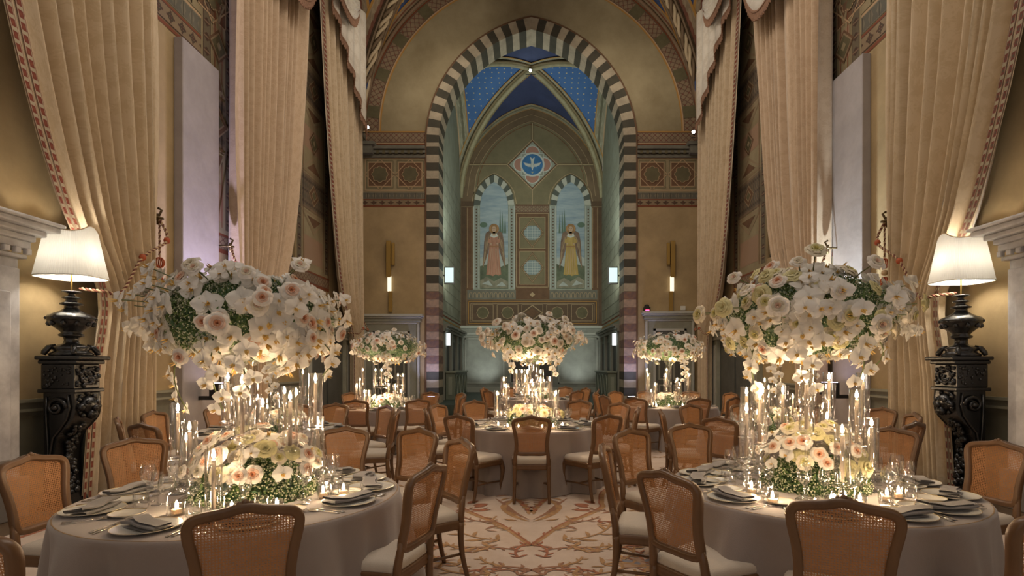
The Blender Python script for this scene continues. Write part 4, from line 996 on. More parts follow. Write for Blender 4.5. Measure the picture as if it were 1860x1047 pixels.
for s, side in ((-1, 'left'), (1, 'right')):
    b = MB(); b.box(s*2.62, s*2.98, 19.0, 19.12, 4.35, 4.95); o = bevel(b.ob('floodlight', M_('grey_metal', (.3, .33, .32), .4, .6), label='square floodlight on the inner %s side of the striped arch' % side, cat='floodlight'), .01, 1)
    q = MB(); q.box(s*2.66, s*2.94, 18.985, 19.0, 4.40, 4.90); q.ob('lens', M_('flood_lens', (.6, .75, .72), .3, emit=(.6, .85, .82), es=.5), o)
    MB().tube([(s*2.98, 19.06, 4.65), (s*3.28, 19.06, 4.65)], .03, 6).ob('bracket', DARK, o)
    b = MB(); b.box(s*3.05, s*3.32, 17.55, 17.75, STG, STG+.25); o = bevel(b.ob('floor_uplight', DARK, label='black box uplight at the foot of the %s striped pillar' % side, cat='uplight'), .01, 1)
    q = MB(); q.box(s*3.08, s*3.29, 17.58, 17.72, STG+.25, STG+.256); q.ob('lens', M_('blue_lens', (.4, .4, .9), .3, emit=(.5, .55, 1), es=5), o)
    # sideboard with oval panels
    x0, x1 = s*(CW-.22), s*2.75
    sb = MB(); sb.box(x0, x1, 20.0, 23.8, STG, 1.30); o = bevel(sb.ob('sideboard', M_('sideboard_green', (.17, .20, .15), .5, var=.2), label='grey green sideboard with oval panels along the %s chapel wall' % side, cat='sideboard'), .01, 1)
    q = MB(); q.box(x0, s*2.70, 19.95, 23.85, 1.30, 1.36); q.ob('top', M_('sideboard_top', (.24, .27, .21), .4), o)
    for i in range(4):
        yc = 20.5+i*.93; q = MB()
        q.tube([(s*2.745, yc+.28*math.cos(t), .83+.38*math.sin(t)) for t in [2*PI*j/24 for j in range(24)]], .022, 6, closed=True); q.ob('oval_panel', M_('sideboard_moulding', (.26, .29, .23), .45), o, smooth=True)
    q = MB()
    q.box(min(x0, x1)+.1, max(x0, x1)-.1, 19.985, 20.0, .5, 1.15); q.ob('end_panel', M_('sideboard_moulding', (.26, .29, .23), .45), o)
    l_ = MB(); l_.box(s*2.98, s*3.12, 20.3, 20.5, 2.3, 2.75); l2 = l_.ob('chapel_wall_light', M_('small_light_body', (.6, .6, .58), .4, emit=(.8, .9, .9), es=.6), label='small white wall light on the %s chapel doorcase' % side, cat='wall light')
b = MB(); zt = CZ+(YH-567)*YE/F; x = (1173-XC)*YE/F
b.box(x-.10, x+.10, YE-.25, YE-.05, zt, zt+.13); b.lathe([(.09, 0), (.07, .08), (0, .1)], 10, (x, YE-.15, zt+.13)); o = b.ob('dome_camera', DARK, label='small dark device with red light on the right door cornice', cat='camera')
q = MB(); q.box(x-.06, x+.06, YE-.262, YE-.25, zt+.02, zt+.045); q.ob('indicator', M_('red_led', (.8, .05, .1), .4, emit=(1, .05, .15), es=4), o)
x = (1240-XC)*YE/F; b = MB(); b.box(x-.08, x+.08, YE-.06, YE, zt+.05, zt+.19); bevel(b.ob('alarm_box', M_('white_plastic', (.7, .68, .6), .5), label='tiny white box on the wall above the right door', cat='alarm'), .006, 1)
# ------------------------------------------------------------------ carpet with woven figure
cm = M_('carpet_cream', (.70, .56, .45), .95, var=.22, vscale=3.5, bump=.5, bscale=260, col2=(.60, .45, .34), sheen=.3)
cp = MB().box(-4.75, 4.75, -.5, 16.6, 0, .012).ob('carpet', cm, label='huge cream carpet with rust and ochre scroll figures under the tables', cat='carpet')
RU = M_('carpet_rust', (.44, .17, .09), .95, var=.4, vscale=12); OC = M_('carpet_ochre', (.52, .30, .14), .95, var=.4, vscale=12); BG = M_('carpet_blue_grey', (.26, .25, .28), .95, var=.3, vscale=12); PK = M_('carpet_blush', (.50, .33, .23), .95, var=.3, vscale=8); DKR = M_('carpet_dark_brown', (.33, .17, .10), .95)
wv = MB(); Zc = [.0]
def cstrip(pts, wd, m, k=0, taper=False):
    L = crom([(a, b, 0) for a, b in pts], 5); n = len(L); Zc[0] = (Zc[0]+.000037) % .0007; zo = Zc[0]
    for s in (-1, 1):
        A = []; B = []
        for i, p in enumerate(L):
            t = (L[min(n-1, i+1)]-L[max(0, i-1)]).normalized(); q = Vector((-t.y, t.x, 0)); ww = wd*.5*(math.sin(PI*(i+.4)/(n-.2)) if taper else 1)
            A.append((s*(p.x+q.x*ww), p.y+q.y*ww, .0132+.0008*k+zo)); B.append((s*(p.x-q.x*ww), p.y-q.y*ww, .0132+.0008*k+zo))
        wv.add(A+B, [(i, i+1, n+i+1, n+i) for i in range(n-1)], m)
G_ = lambda px, py: ((px-XC)*1565/(py-YH)/F, 1565/(py-YH))
def gp(*a): return [G_(*q) for q in a]
# ogee medallion under the central table (lobed outline with a point towards the camera)
outer = gp((966, 995), (985, 980), (1020, 957), (1060, 941), (1094, 925), (1093, 914))+[(.95, 6.9), (1.6, 7.6), (1.5, 8.6), (.9, 9.4), (0, 9.7)]
cstrip(outer, .055, 1, 1); cstrip([(a*.965, b+.02) for a, b in outer], .02, 0, 2)
inner = gp((968, 950), (985, 945), (1005, 935), (1015, 922), (1000, 912))+[(.2, 6.6)]
cstrip(inner, .075, 1, 1, True); cstrip(gp((969, 947), (995, 934), (1012, 920), (1030, 908)), .05, 4, 2, True)
rr = random.Random(11)
def leaf(x, y, a, L, m, bend=.4, wd=None, k=3):
    pts = [(x+L*t*math.cos(a+bend*t), y+L*t*math.sin(a+bend*t)) for t in (0, .33, .66, 1)]; cstrip(pts, wd or L*.26, m, k, True)
def spray(x, y, a, L, m, n=7, k=3):
    pts = [(x+L*t*math.cos(a+.7*t), y+L*t*math.sin(a+.7*t)) for t in [i/6 for i in range(7)]]; cstrip(pts, .022, m, k)
    for i in range(n):
        q = pts[min(6, int(i*6/n))+0]; leaf(q[0], q[1], a+.7*i/n+(.9 if i % 2 else -.9), L*.22*rr.uniform(.7, 1.2), m, .3, None, k+1)
for i, q in enumerate(gp((990, 938), (1000, 932), (1010, 926), (1014, 918), (1020, 912), (1030, 905))): leaf(q[0], q[1], .4+i*.35, .16, 4 if i % 2 else 1, .5)
for px, py, a in ((1070, 921, 2.6), (1068, 925, 2.2), (1072, 930, 2.9), (1080, 918, 2.0)): leaf(*G_(px, py), a, .17, 0, .2, .09)
for t in range(9): leaf(.02, 5.75+.1*t, 1.2-.25*t % 2, .22, 0 if t % 2 else 1, .8, .05)
for x, y, a, L, m in ((.28, 4.9, .15, .75, 1), (.35, 4.72, -.25, .7, 1), (.75, 4.7, .4, .5, 0), (.22, 5.2, .6, .5, 1), (.1, 4.45, 1.1, .4, 0), (.55, 4.3, .3, .6, 1), (1.0, 5.2, .9, .6, 1), (.65, 5.5, -.3, .5, 0), (.3, 4.1, -.2, .6, 1), (.85, 4.15, .9, .5, 0), (.4, 3.6, .3, .7, 1), (.1, 3.5, .9, .5, 0)):
    spray(x, y, a, L, m)
for x, y in ((.85, 4.25), (1.35, 5.0), (.25, 3.8), (1.7, 6.2), (2.4, 5.0), (.5, 10.3), (1.4, 11.2)):   # blue-grey shell flowers
    for j in range(7): leaf(x, y, -.9+j*.62, .20, 2 if j % 2 else 3, .1, .10, 3)
    for j in range(9): leaf(x, y, -.9+j*.5, .30, 0, .5, .028, 2)
for i in range(420):
    x, y = rr.uniform(.05, 4.4), rr.uniform(2.2, 15.5)
    (spray if i % 3 == 0 else leaf)(x, y, rr.uniform(0, 6.28), rr.uniform(.2, .5) if i % 3 == 0 else rr.uniform(.06, .16), rr.choice((0, 1, 1, 3, 4)))
for x0 in (4.55, 4.3):
    wv.box(x0, x0+.05, -.4, 16.4, .0125, .0137, 0); wv.box(-x0, -x0-.05, -.4, 16.4, .0125, .0137, 0)
wv.ob('woven_figure', [RU, OC, BG, PK, DKR], cp, kind='stuff')
# ------------------------------------------------------------------ chairs
WOOD = M_('chair_wood', (.165, .085, .037), .38, var=.35, vscale=7, bump=.08, bscale=40, stretch=(1, 1, .3))
CANE = M_('woven_cane', (.46, .215, .08), .55, var=.2, vscale=30); CUSH = M_('ivory_cushion', (.56, .49, .40), .85, var=.08, bump=.2, bscale=150, sheen=.3)
half = [(0, .535), (.09, .533), (.145, .537), (.178, .552), (.192, .60), (.190, .67), (.200, .76), (.218, .85), (.222, .905), (.208, .936), (.180, .956), (.13, .967), (.075, .975), (.035, .986), (0, .990)]
outl = [(x, z) for x, z in half]+[(-x, z) for x, z in half[-2:0:-1]]
OL = [(p.x, p.y) for p in crom([(a, b, 0) for a, b in outl], 3, True)]
def backp(u, z, off=0): return (u, -.215-(z-.48)*.20-.35*u*u*-1*.0+.35*u*u-.02-off, z)
def inset(L, d):
    n = len(L); out = []
    for i in range(n):
        a = Vector(L[i-1]); b = Vector(L[(i+1) % n]); t = (b-a).normalized(); q = Vector((-t.y, t.x)); out.append((L[i][0]+q.x*d, L[i][1]+q.y*d))
    return out
def chair_meshes():
    M = {}
    m = MB(); n = len(OL); loops = []
    for d, off in ((0, -.018), (.006, -.024), (.018, -.022), (.024, -.028), (.034, -.020), (.040, -.006), (.040, .012), (.030, .018), (.012, .022), (0, .018)):
        loops.append([backp(u, z, off) for u, z in inset(OL, d)])
    K = len(loops); v = [p for l in loops for p in l]
    m.add(v, [(k*n+i, k*n+(i+1) % n, ((k+1) % K)*n+(i+1) % n, ((k+1) % K)*n+i) for k in range(K) for i in range(n)])
    # carved crest flower
    for a, b, r in ((0, .990, .016), (-.022, .985, .012), (.022, .985, .012), (-.04, .979, .009), (.04, .979, .009)):
        x, y, z = backp(a, b); m.lathe([(0, -r), (r*.8, -r*.5), (r, 0), (r*.8, r*.5), (0, r)], 8, (x, y+.012, z))
    for q in (-1, 1):        # stiles joining the seat
        m.tube([backp(q*.178, .60), backp(q*.182, .55), (q*.188, -.225, .47), (q*.19, -.222, .40)], [.018, .022, .024, .024], 8)
    M['backrest'] = m.mesh('backrest', WOOD, True)
    # cane lattice inside
    I = inset(OL, .034); c = MB()
    def hits(axis, t):
        out = []; L = len(I)
        for i in range(L):
            a, b = I[i], I[(i+1) % L]; p, q = (a[axis]-t), (b[axis]-t)
            if (p < 0) != (q < 0): f = p/(p-q); out.append(a[1-axis]+(b[1-axis]-a[1-axis])*f)
        return sorted(out)
    def rib(p0, p1, wd, off, seg):
        d = Vector((p1[0]-p0[0], p1[1]-p0[1])); 
        if d.length < .01: return
        q = Vector((-d.y, d.x)).normalized()*wd/2; A = []; B = []
        for i in range(seg+1):
            x, z = p0[0]+d.x*i/seg, p0[1]+d.y*i/seg; A.append(backp(x+q.x, z+q.y, off)); B.append(backp(x-q.x, z-q.y, off))
        c.add(A+B, [(i, i+1, seg+2+i, seg+1+i) for i in range(seg)])
    st = .0118; x = -.19
    while x < .19:
        h = hits(0, x)
        if len(h) >= 2: rib((x, h[0]), (x, h[-1]), .0046, .0, 2)
        x += st
    z = .55
    while z < .96:
        h = hits(1, z)
        if len(h) >= 2: rib((h[0], z), (h[-1], z), .0046, .0012, 6)
        z += st
    def clipd(sgn, k):   # diagonal z = sgn*x + k
        pts = []; L = len(I)
        for i in range(L):
            a, b = I[i], I[(i+1) % L]; fa, fb = a[1]-sgn*a[0]-k, b[1]-sgn*b[0]-k
            if (fa < 0) != (fb < 0): f = fa/(fa-fb); pts.append((a[0]+(b[0]-a[0])*f, a[1]+(b[1]-a[1])*f))
        pts.sort(); return pts
    k = .35
    while k < 1.2:
        for sg in (-1, 1):
            q = clipd(sg, k)
            if len(q) >= 2: rib(q[0], q[-1], .0022, .002 if sg > 0 else -.001, 5)
        k += st*2
    M['cane_panel'] = c.mesh('cane_panel', CANE)
    # seat frame: serpentine rail
    seat = [(0, .245), (.12, .24), (.20, .235), (.235, .205), (.235, .12), (.215, 0), (.20, -.14), (.195, -.215), (.10, -.225), (0, -.228)]
    SO = [(p.x, p.y) for p in crom([(a, b, 0) for a, b in seat+[(-a, b) for a, b in seat[-2:0:-1]]], 3, True)]
    m = MB(); n = len(SO); loops = []
    for sc, z in ((.93, .365), (.985, .37), (1.0, .385), (.985, .395), (1.0, .41), (1.0, .428), (.97, .435), (.90, .435), (.90, .365)): loops.append([(x*sc, y*sc, z) for x, y in SO])
    K = len(loops); m.add([p for l in loops for p in l], [(k*n+i, k*n+(i+1) % n, ((k+1) % K)*n+(i+1) % n, ((k+1) % K)*n+i) for k in range(K) for i in range(n)])
    M['seat_rail'] = m.mesh('seat_rail', WOOD, True)
    m = MB(); loops = []
    for sc, z in ((.88, .42), (.955, .432), (.97, .448), (.955, .470), (.90, .487), (.75, .497), (.45, .503), (.15, .505), (.01, .505)): loops.append([(x*sc, y*sc, z) for x, y in SO])
    K = len(loops); m.add([p for l in loops for p in l], [(k*n+i, k*n+(i+1) % n, (k+1)*n+(i+1) % n, (k+1)*n+i) for k in range(K-1) for i in range(n)])
    M['seat_cushion'] = m.mesh('seat_cushion', CUSH, True)
    for q in (-1, 1):
        m = MB(); P = crom([(q*.205, .205, .415), (q*.222, .222, .34), (q*.222, .222, .25), (q*.205, .206, .13), (q*.205, .205, .05), (q*.218, .222, .0)], 3)
        m.tube(P, [.032, .031, .030, .030, .030, .028, .026, .024, .022, .019, .017, .016, .015, .016, .018, .021][:len(P)], 8); M['front%d' % q] = m.mesh('leg', WOOD, True)
        m = MB(); P = crom([(q*.19, -.222, .42), (q*.19, -.222, .30), (q*.192, -.235, .17), (q*.196, -.275, .0)], 3)
        m.tube(P, [.025-.0009*i for i in range(len(P))], 8); M['rear%d' % q] = m.mesh('leg', WOOD, True)
    m = MB()
    for q in (-1, 1): m.tube([(q*.205, .205, .17), (q*.17, .0, .175), (q*.19, -.235, .19)], .011, 6)
    m.tube([(-.172, .0, .175), (0, .03, .175), (.172, .0, .175)], .011, 6); M['stretcher'] = m.mesh('stretcher', WOOD, True)
    return M
CM = chair_meshes()
PARTS_FULL = ['backrest', 'cane_panel', 'seat_rail', 'seat_cushion', 'front-1', 'front1', 'rear-1', 'rear1', 'stretcher']
def place_chair(x, y, tx, ty, label, group, turn=0):
    d = Vector((tx-x, ty-y)).normalized(); px, py = x+d.x*.28, y+d.y*.28
    r = bpy.data.objects.new('dining_chair', None); COL.objects.link(r); r.location = (px, py, .012 if abs(px) < 4.75 and py < 16.6 else 0); r.rotation_euler = (0, 0, math.atan2(d.y, d.x)-PI/2+turn)
    r['label'] = label; r['category'] = 'chair'; r['group'] = group
    for k in PARTS_FULL: ob(k.split('-')[0].replace('front1', 'leg').replace('front', 'leg').replace('rear1', 'leg').replace('rear', 'leg'), CM[k], r)
# ------------------------------------------------------------------ tables
TZ = .762; TR = .915
T = {'FL': (-1.746, 3.40, 'front left table'), 'FR': (1.837, 3.615, 'front right table'), 'CT': (0.02, 7.45, 'central table'),
     'ML': (-3.12, 6.75, 'second left table'), 'MR': (2.98, 6.75, 'second right table'),
     'BL': (-2.72, 10.5, 'rear left table'), 'BR': (2.72, 10.95, 'rear right table'), 'FT': (.15, 13.4, 'rearmost table')}
LINEN = M_('grey_taupe_linen', (.30, .255, .23), .85, var=.08, vscale=4, bump=.15, bscale=220, sheen=.4)
def cloth_mesh(seed):
    rr = random.Random(seed); n = 192; ph = [rr.uniform(0, 6.28) for _ in range(5)]; fr = [9, 14, 21, 6, 31]; aw_ = [1, .9, .6, .5, .3]
    def fold(a): return sum(w_*math.sin(f*a+p) for f, p, w_ in zip(fr, ph, aw_))/2.2
    prof_ = [(.0, TZ+.001), (.5, TZ+.001), (.85, TZ+.001), (.895, TZ), (.910, TZ-.004), (.917, TZ-.014), (.919, TZ-.04), (.922, .66), (.93, .56), (.94, .45), (.955, .34), (.968, .22), (.98, .11), (.99, .016)]
    m = MB(); K = len(prof_); v = []; uv = []
    for i in range(n):
        a = 2*PI*i/n; f = fold(a)
        for j, (r, z) in enumerate(prof_):
            t = max(0, (TZ-z-.03)/TZ); rr_ = r+f*.10*t**.55+.012*t*f*f
            v.append((rr_*math.cos(a), rr_*math.sin(a), z+.004*math.sin(3*a)*(z < .03)+(.0 if z > .03 else .0)))
    m.add(v, [(i*K+j, ((i+1) % n)*K+j, ((i+1) % n)*K+j+1, i*K+j+1) for i in range(n) for j in range(K-1)]); return m.mesh('tablecloth', LINEN, True)
CL = [cloth_mesh(1), cloth_mesh(5)]
tt = MB(); tt.lathe([(0, TZ-.03), (TR-.01, TZ-.03), (TR-.004, TZ-.015), (TR-.01, TZ-.001), (0, TZ-.001)], 48); TT = tt.mesh('tabletop', M_('plain_wood', (.3, .2, .1), .6))
lg = MB(); lg.tube([(0, 0, 0), (0, 0, TZ-.03)], .02, 8); LG = lg.mesh('leg', M_('steel', (.3, .3, .3), .4, .8))
for i, (k, (x, y, nm)) in enumerate(T.items()):
    t = ob('banquet_table', None, loc=(x, y, .012), label='round banquet table under the grey cloth, the %s' % nm, cat='table', group='round banquet tables')
    ob('tabletop', TT, t, loc=(0, 0, -.012))
    for q in range(4): ob('leg', LG, t, loc=(.6*math.cos(q*PI/2+.7), .6*math.sin(q*PI/2+.7), 0), scale=(1, 1, .98))
    ob('tablecloth', CL[i % 2], loc=(x, y, 0), rot=i*1.3, label='floor length grey linen cloth on the %s' % nm, cat='tablecloth', group='grey tablecloths')
def clock(x, y, t):
    a = math.degrees(math.atan2(x-T[t][0], y-T[t][1])) % 360; return int(round(a/30)) % 12 or 12
NUM = ['', 'one', 'two', 'three', 'four', 'five', 'six', 'seven', 'eight', 'nine', 'ten', 'eleven', 'twelve']
CH = [('FL', -1.16, 2.27), ('FL', -.60, 3.12), ('FL', -.56, 4.17), ('FL', -1.02, 4.85), ('FL', -1.67, 4.97), ('FL', -3.0, 4.22), ('FL', -3.05, 3.42), ('FL', -1.95, 1.93),
      ('FR', 1.33, 2.34), ('FR', .74, 2.94), ('FR', .54, 3.84), ('FR', .87, 4.77), ('FR', 1.51, 5.25), ('FR', 3.2, 4.95), ('FR', 3.40, 4.1), ('FR', 2.07, 2.19),
      ('CT', 0.0, 6.17), ('CT', -.82, 6.33), ('CT', -1.32, 7.15), ('CT', -1.32, 8.0), ('CT', -.87, 8.85), ('CT', .75, 8.95), ('CT', 1.30, 8.3), ('CT', 1.36, 7.3), ('CT', .86, 6.33),
      ('ML', -4.3, 5.85), ('ML', -4.55, 6.75), ('ML', -4.25, 7.65), ('ML', -2.9, 8.15), ('ML', -2.05, 7.75), ('ML', -1.7, 6.9), ('ML', -3.4, 8.05), ('ML', -3.7, 5.35),
      ('MR', 4.42, 6.5), ('MR', 4.6, 7.35), ('MR', 3.95, 7.95), ('MR', 2.3, 7.95), ('MR', 2.05, 6.0), ('MR', 1.65, 6.9), ('MR', 3.15, 8.15), ('MR', 3.75, 5.5),
      ('BL', -2.85, 9.1), ('BL', -1.92, 9.3), ('BL', -3.9, 10.0), ('BL', -3.75, 11.6), ('BL', -2.15, 11.8), ('BL', -1.45, 11.3), ('BL', -1.3, 10.3), ('BL', -3.0, 11.95),
      ('BR', 1.85, 9.75), ('BR', 2.85, 9.55), ('BR', 3.6, 9.9), ('BR', 4.1, 11.5), ('BR', 3.5, 12.2), ('BR', 2.55, 12.35), ('BR', 1.85, 12.1), ('BR', 1.35, 11.4), ('BR', 1.4, 10.5),
      ('FT', 1.0, 12.4), ('FT', 1.35, 14.0), ('FT', .9, 14.7), ('FT', -.6, 14.55), ('FT', -1.15, 13.9), ('FT', -.95, 12.6), ('FT', 1.55, 13.2)]
seen = {}
for t, x, y in CH:
    q = clock(x, y, t); nm = T[t][2]; r = math.hypot(x-T[t][0], y-T[t][1])
    view = 'back to the camera' if y < T[t][1]-.9 else 'seen side-on' if y < T[t][1]+.5 else 'facing the camera'
    lab = 'cane-backed chair %s at the %s o\'clock place, %s' % (view, NUM[q], nm)
    if lab in seen: lab = lab.replace('cane-backed chair', '%s cane-backed chair' % ('nearer' if y < seen[lab] else 'farther'))
    seen[lab] = y
    place_chair(x, y, T[t][0], T[t][1], lab, 'chairs around the '+nm, R.uniform(-.06, .06))
# ------------------------------------------------------------------ flowers
PW = M_('petal_white', (.88, .83, .76), .6, trans=.25); PO = M_('petal_orchid', (.90, .88, .84), .55, trans=.3); PP = M_('petal_peach', (.76, .36, .20), .6, trans=.2); PB = M_('petal_blush', (.86, .62, .48), .6, trans=.25)
PY = M_('petal_butter', (.78, .72, .40), .6, trans=.25); PYC = M_('petal_yellow_heart', (.70, .62, .22), .6, trans=.2); PC = M_('petal_cream', (.82, .74, .58), .6, trans=.25)
LG1 = M_('leaf_green', (.15, .24, .07), .6, var=.4, vscale=8, trans=.2); LG2 = M_('leaf_dark', (.05, .11, .045), .6); GYP = M_('gyp_white', (.60, .62, .45), .7); LIP = M_('orchid_lip', (.75, .50, .15), .6)
STEM = M_('stem_green', (.12, .14, .05), .6)
def rose_mesh(name, mats, seed, openn=1.0):
    rr = random.Random(seed); m = MB(); a0 = 0
    layers = [(3, .05, .16, .62, 1.35, 0), (4, .10, .27, .66, 1.0, 0), (5, .16, .42, .66, .80, 1), (5, .22, .60, .64, .78, 1), (6, .27, .80, .56, .70, 2), (6, .28, .98, .40, .60, 2)]
    for li, (n, r0, r1, h, wd, mi) in enumerate(layers):
        for k in range(n):
            ph = a0+2*PI*k/n+rr.uniform(-.15, .15); hh = h*rr.uniform(.9, 1.08); rr1 = r1*rr.uniform(.93, 1.07)*(openn if li > 3 else 1)
            def f(u, v):
                s_ = u*2-1; w_ = wd*(.45+.55*math.sin(PI*min(1, v*.62+.1)))
                rad = r0+(rr1-r0)*v**1.2*(1-.10*s_*s_); z = hh*math.sin(PI/2*v**.8)-.12*s_*s_*v-(.16*max(0, v-.75)*4*(li/5))
                g = ph+s_*w_; return (rad*math.cos(g)*.068, rad*math.sin(g)*.068, (z-.25)*.068)
            m.grid(f, 4, 4 if li > 1 else 3, mi)
        a0 += 1.1
    return m.mesh(name, mats, True)
def orchid_mesh(seed):
    rr = random.Random(seed); m = MB(); S = .066
    def petal(a, L, W, p, cup, z0, mi=0):
        ca, sa = math.cos(a), math.sin(a)
        def f(u, v):
            t = v; s_ = (u*2-1); wd = W*math.sin(PI*min(1, max(0.02, t**p)))**.7 if t > 0 else 0; x = t*L; y = s_*wd; z = z0+cup*(t*t*.5)-.10*s_*s_*math.sin(PI*t)+.04*math.sin(5*s_+seed)
            return ((x*ca-y*sa)*S, (x*sa+y*ca)*S, z*S)
        m.grid(f, 5, 5, mi)
    for a in (PI/2, PI/2+2.2, PI/2-2.2): petal(a+rr.uniform(-.1, .1), 1.0, .36, .9, -.15, -.06)
    for a in (.12, PI-.12): petal(a+rr.uniform(-.08, .08), 1.05, .62, .72, .22, .0)
    petal(-PI/2, .42, .17, .9, .9, .04, 1); petal(-PI/2+.6, .25, .10, .9, 1.2, .04, 1); petal(-PI/2-.6, .25, .10, .9, 1.2, .04, 1)
    m.lathe([(0, 0), (.07*S, .01*S), (.06*S, .12*S), (0, .16*S)], 6, (0, 0, 0), 0)
    # column scale fix
    return m.mesh('orchid', [PO, LIP], True)
def fixlathe(me): pass
BL = {'rose_peach': [rose_mesh('garden_rose', [PP, PB, PW], 1), rose_mesh('garden_rose', [PP, PB, PW], 2)], 'rose_white': [rose_mesh('white_rose', [PC, PC, PW], 3), rose_mesh('white_rose', [PB, PC, PW], 4)],
      'rose_yellow': [rose_mesh('butter_rose', [PYC, PY, PC], 5), rose_mesh('butter_rose', [PY, PY, PY], 6)], 'orchid': [orchid_mesh(1), orchid_mesh(2), orchid_mesh(3)]}
NM = {'rose_peach': 'garden_rose', 'rose_white': 'white_rose', 'rose_yellow': 'butter_rose', 'orchid': 'orchid'}
def foliage(seed, a, up, dn, n, low=False):
    rr = random.Random(seed); m = MB()
    for i in range(n):
        th = rr.uniform(0, 2*PI); ct = rr.uniform(-1, 1) if not low else rr.uniform(-.1, 1); st = math.sqrt(1-ct*ct); q = rr.uniform(.80, 1.0)
        p = Vector((a*st*math.cos(th)*q, a*st*math.sin(th)*q, (up if ct > 0 else dn)*ct*q))
        L = rr.uniform(.010, .022); d = Vector((rr.gauss(0, 1), rr.gauss(0, 1), rr.gauss(0, 1))).normalized(); e = d.cross(Vector((rr.gauss(0, 1), rr.gauss(0, 1), rr.gauss(0, 1)))).normalized()
        k = rr.random(); gy = .42
        if k < gy:
            r = rr.uniform(.004, .0065); p = p*rr.uniform(1.0, 1.035); m.add([p+d*r, p-d*r, p+e*r, p-e*r, p+d.cross(e)*r, p-d.cross(e)*r], [(0, 2, 4), (2, 1, 4), (1, 3, 4), (3, 0, 4), (2, 0, 5), (1, 2, 5), (3, 1, 5), (0, 3, 5)], 2)
        else: m.add([p-d*L, p-e*L*.35, p+d*L, p+e*L*.35], [(0, 1, 2, 3)], 0 if k < .8 else 1)
    # dark inner mass so the dome is not see-through
    m.grid(lambda u, v: (a*.78*math.sin(PI*v)*math.cos(2*PI*u), a*.78*math.sin(PI*v)*math.sin(2*PI*u), (up if v < .5 else dn)*.78*math.cos(PI*v)), 20, 12, 1)
    return m.mesh('foliage', [LG1, LG2, GYP])
DA, DU, DD = .60, .26, .25
FOL_D = foliage(1, DA, DU, DD, 16000); FOL_L = foliage(2, .33, .22, .1, 7000, True); FOL_DF = foliage(3, DA, DU, DD, 5000); FOL_LF = foliage(4, .33, .22, .1, 2200, True)
GL = glass('clear_glass', lo=.05, blend=.2); GL2 = glass('crystal', lo=.10, blend=.35)
vs = MB(); vs.lathe([(0, .0), (.13, .0), (.135, .006), (.05, .03), (.035, .06), (.045, .10), (.045, .5), (.055, .8), (.10, .86), (.10, .87)], 20); VST = vs.mesh('glass_stand', GL2, True)
Zax = Vector((0, 0, 1))
def bloom(par, kind, p, nrm, sc, rr):
    q = Vector(nrm).to_track_quat('Z', 'Y'); e = (q @ Euler((0, 0, rr.uniform(0, 6.28) if kind != 'orchid' else rr.uniform(-.5, .5))).to_quaternion()).to_euler()
    o = bpy.data.objects.new(NM[kind], rr.choice(BL[kind])); COL.objects.link(o); o.parent = par; o.location = p; o.rotation_euler = e; o.scale = (sc, sc, sc)
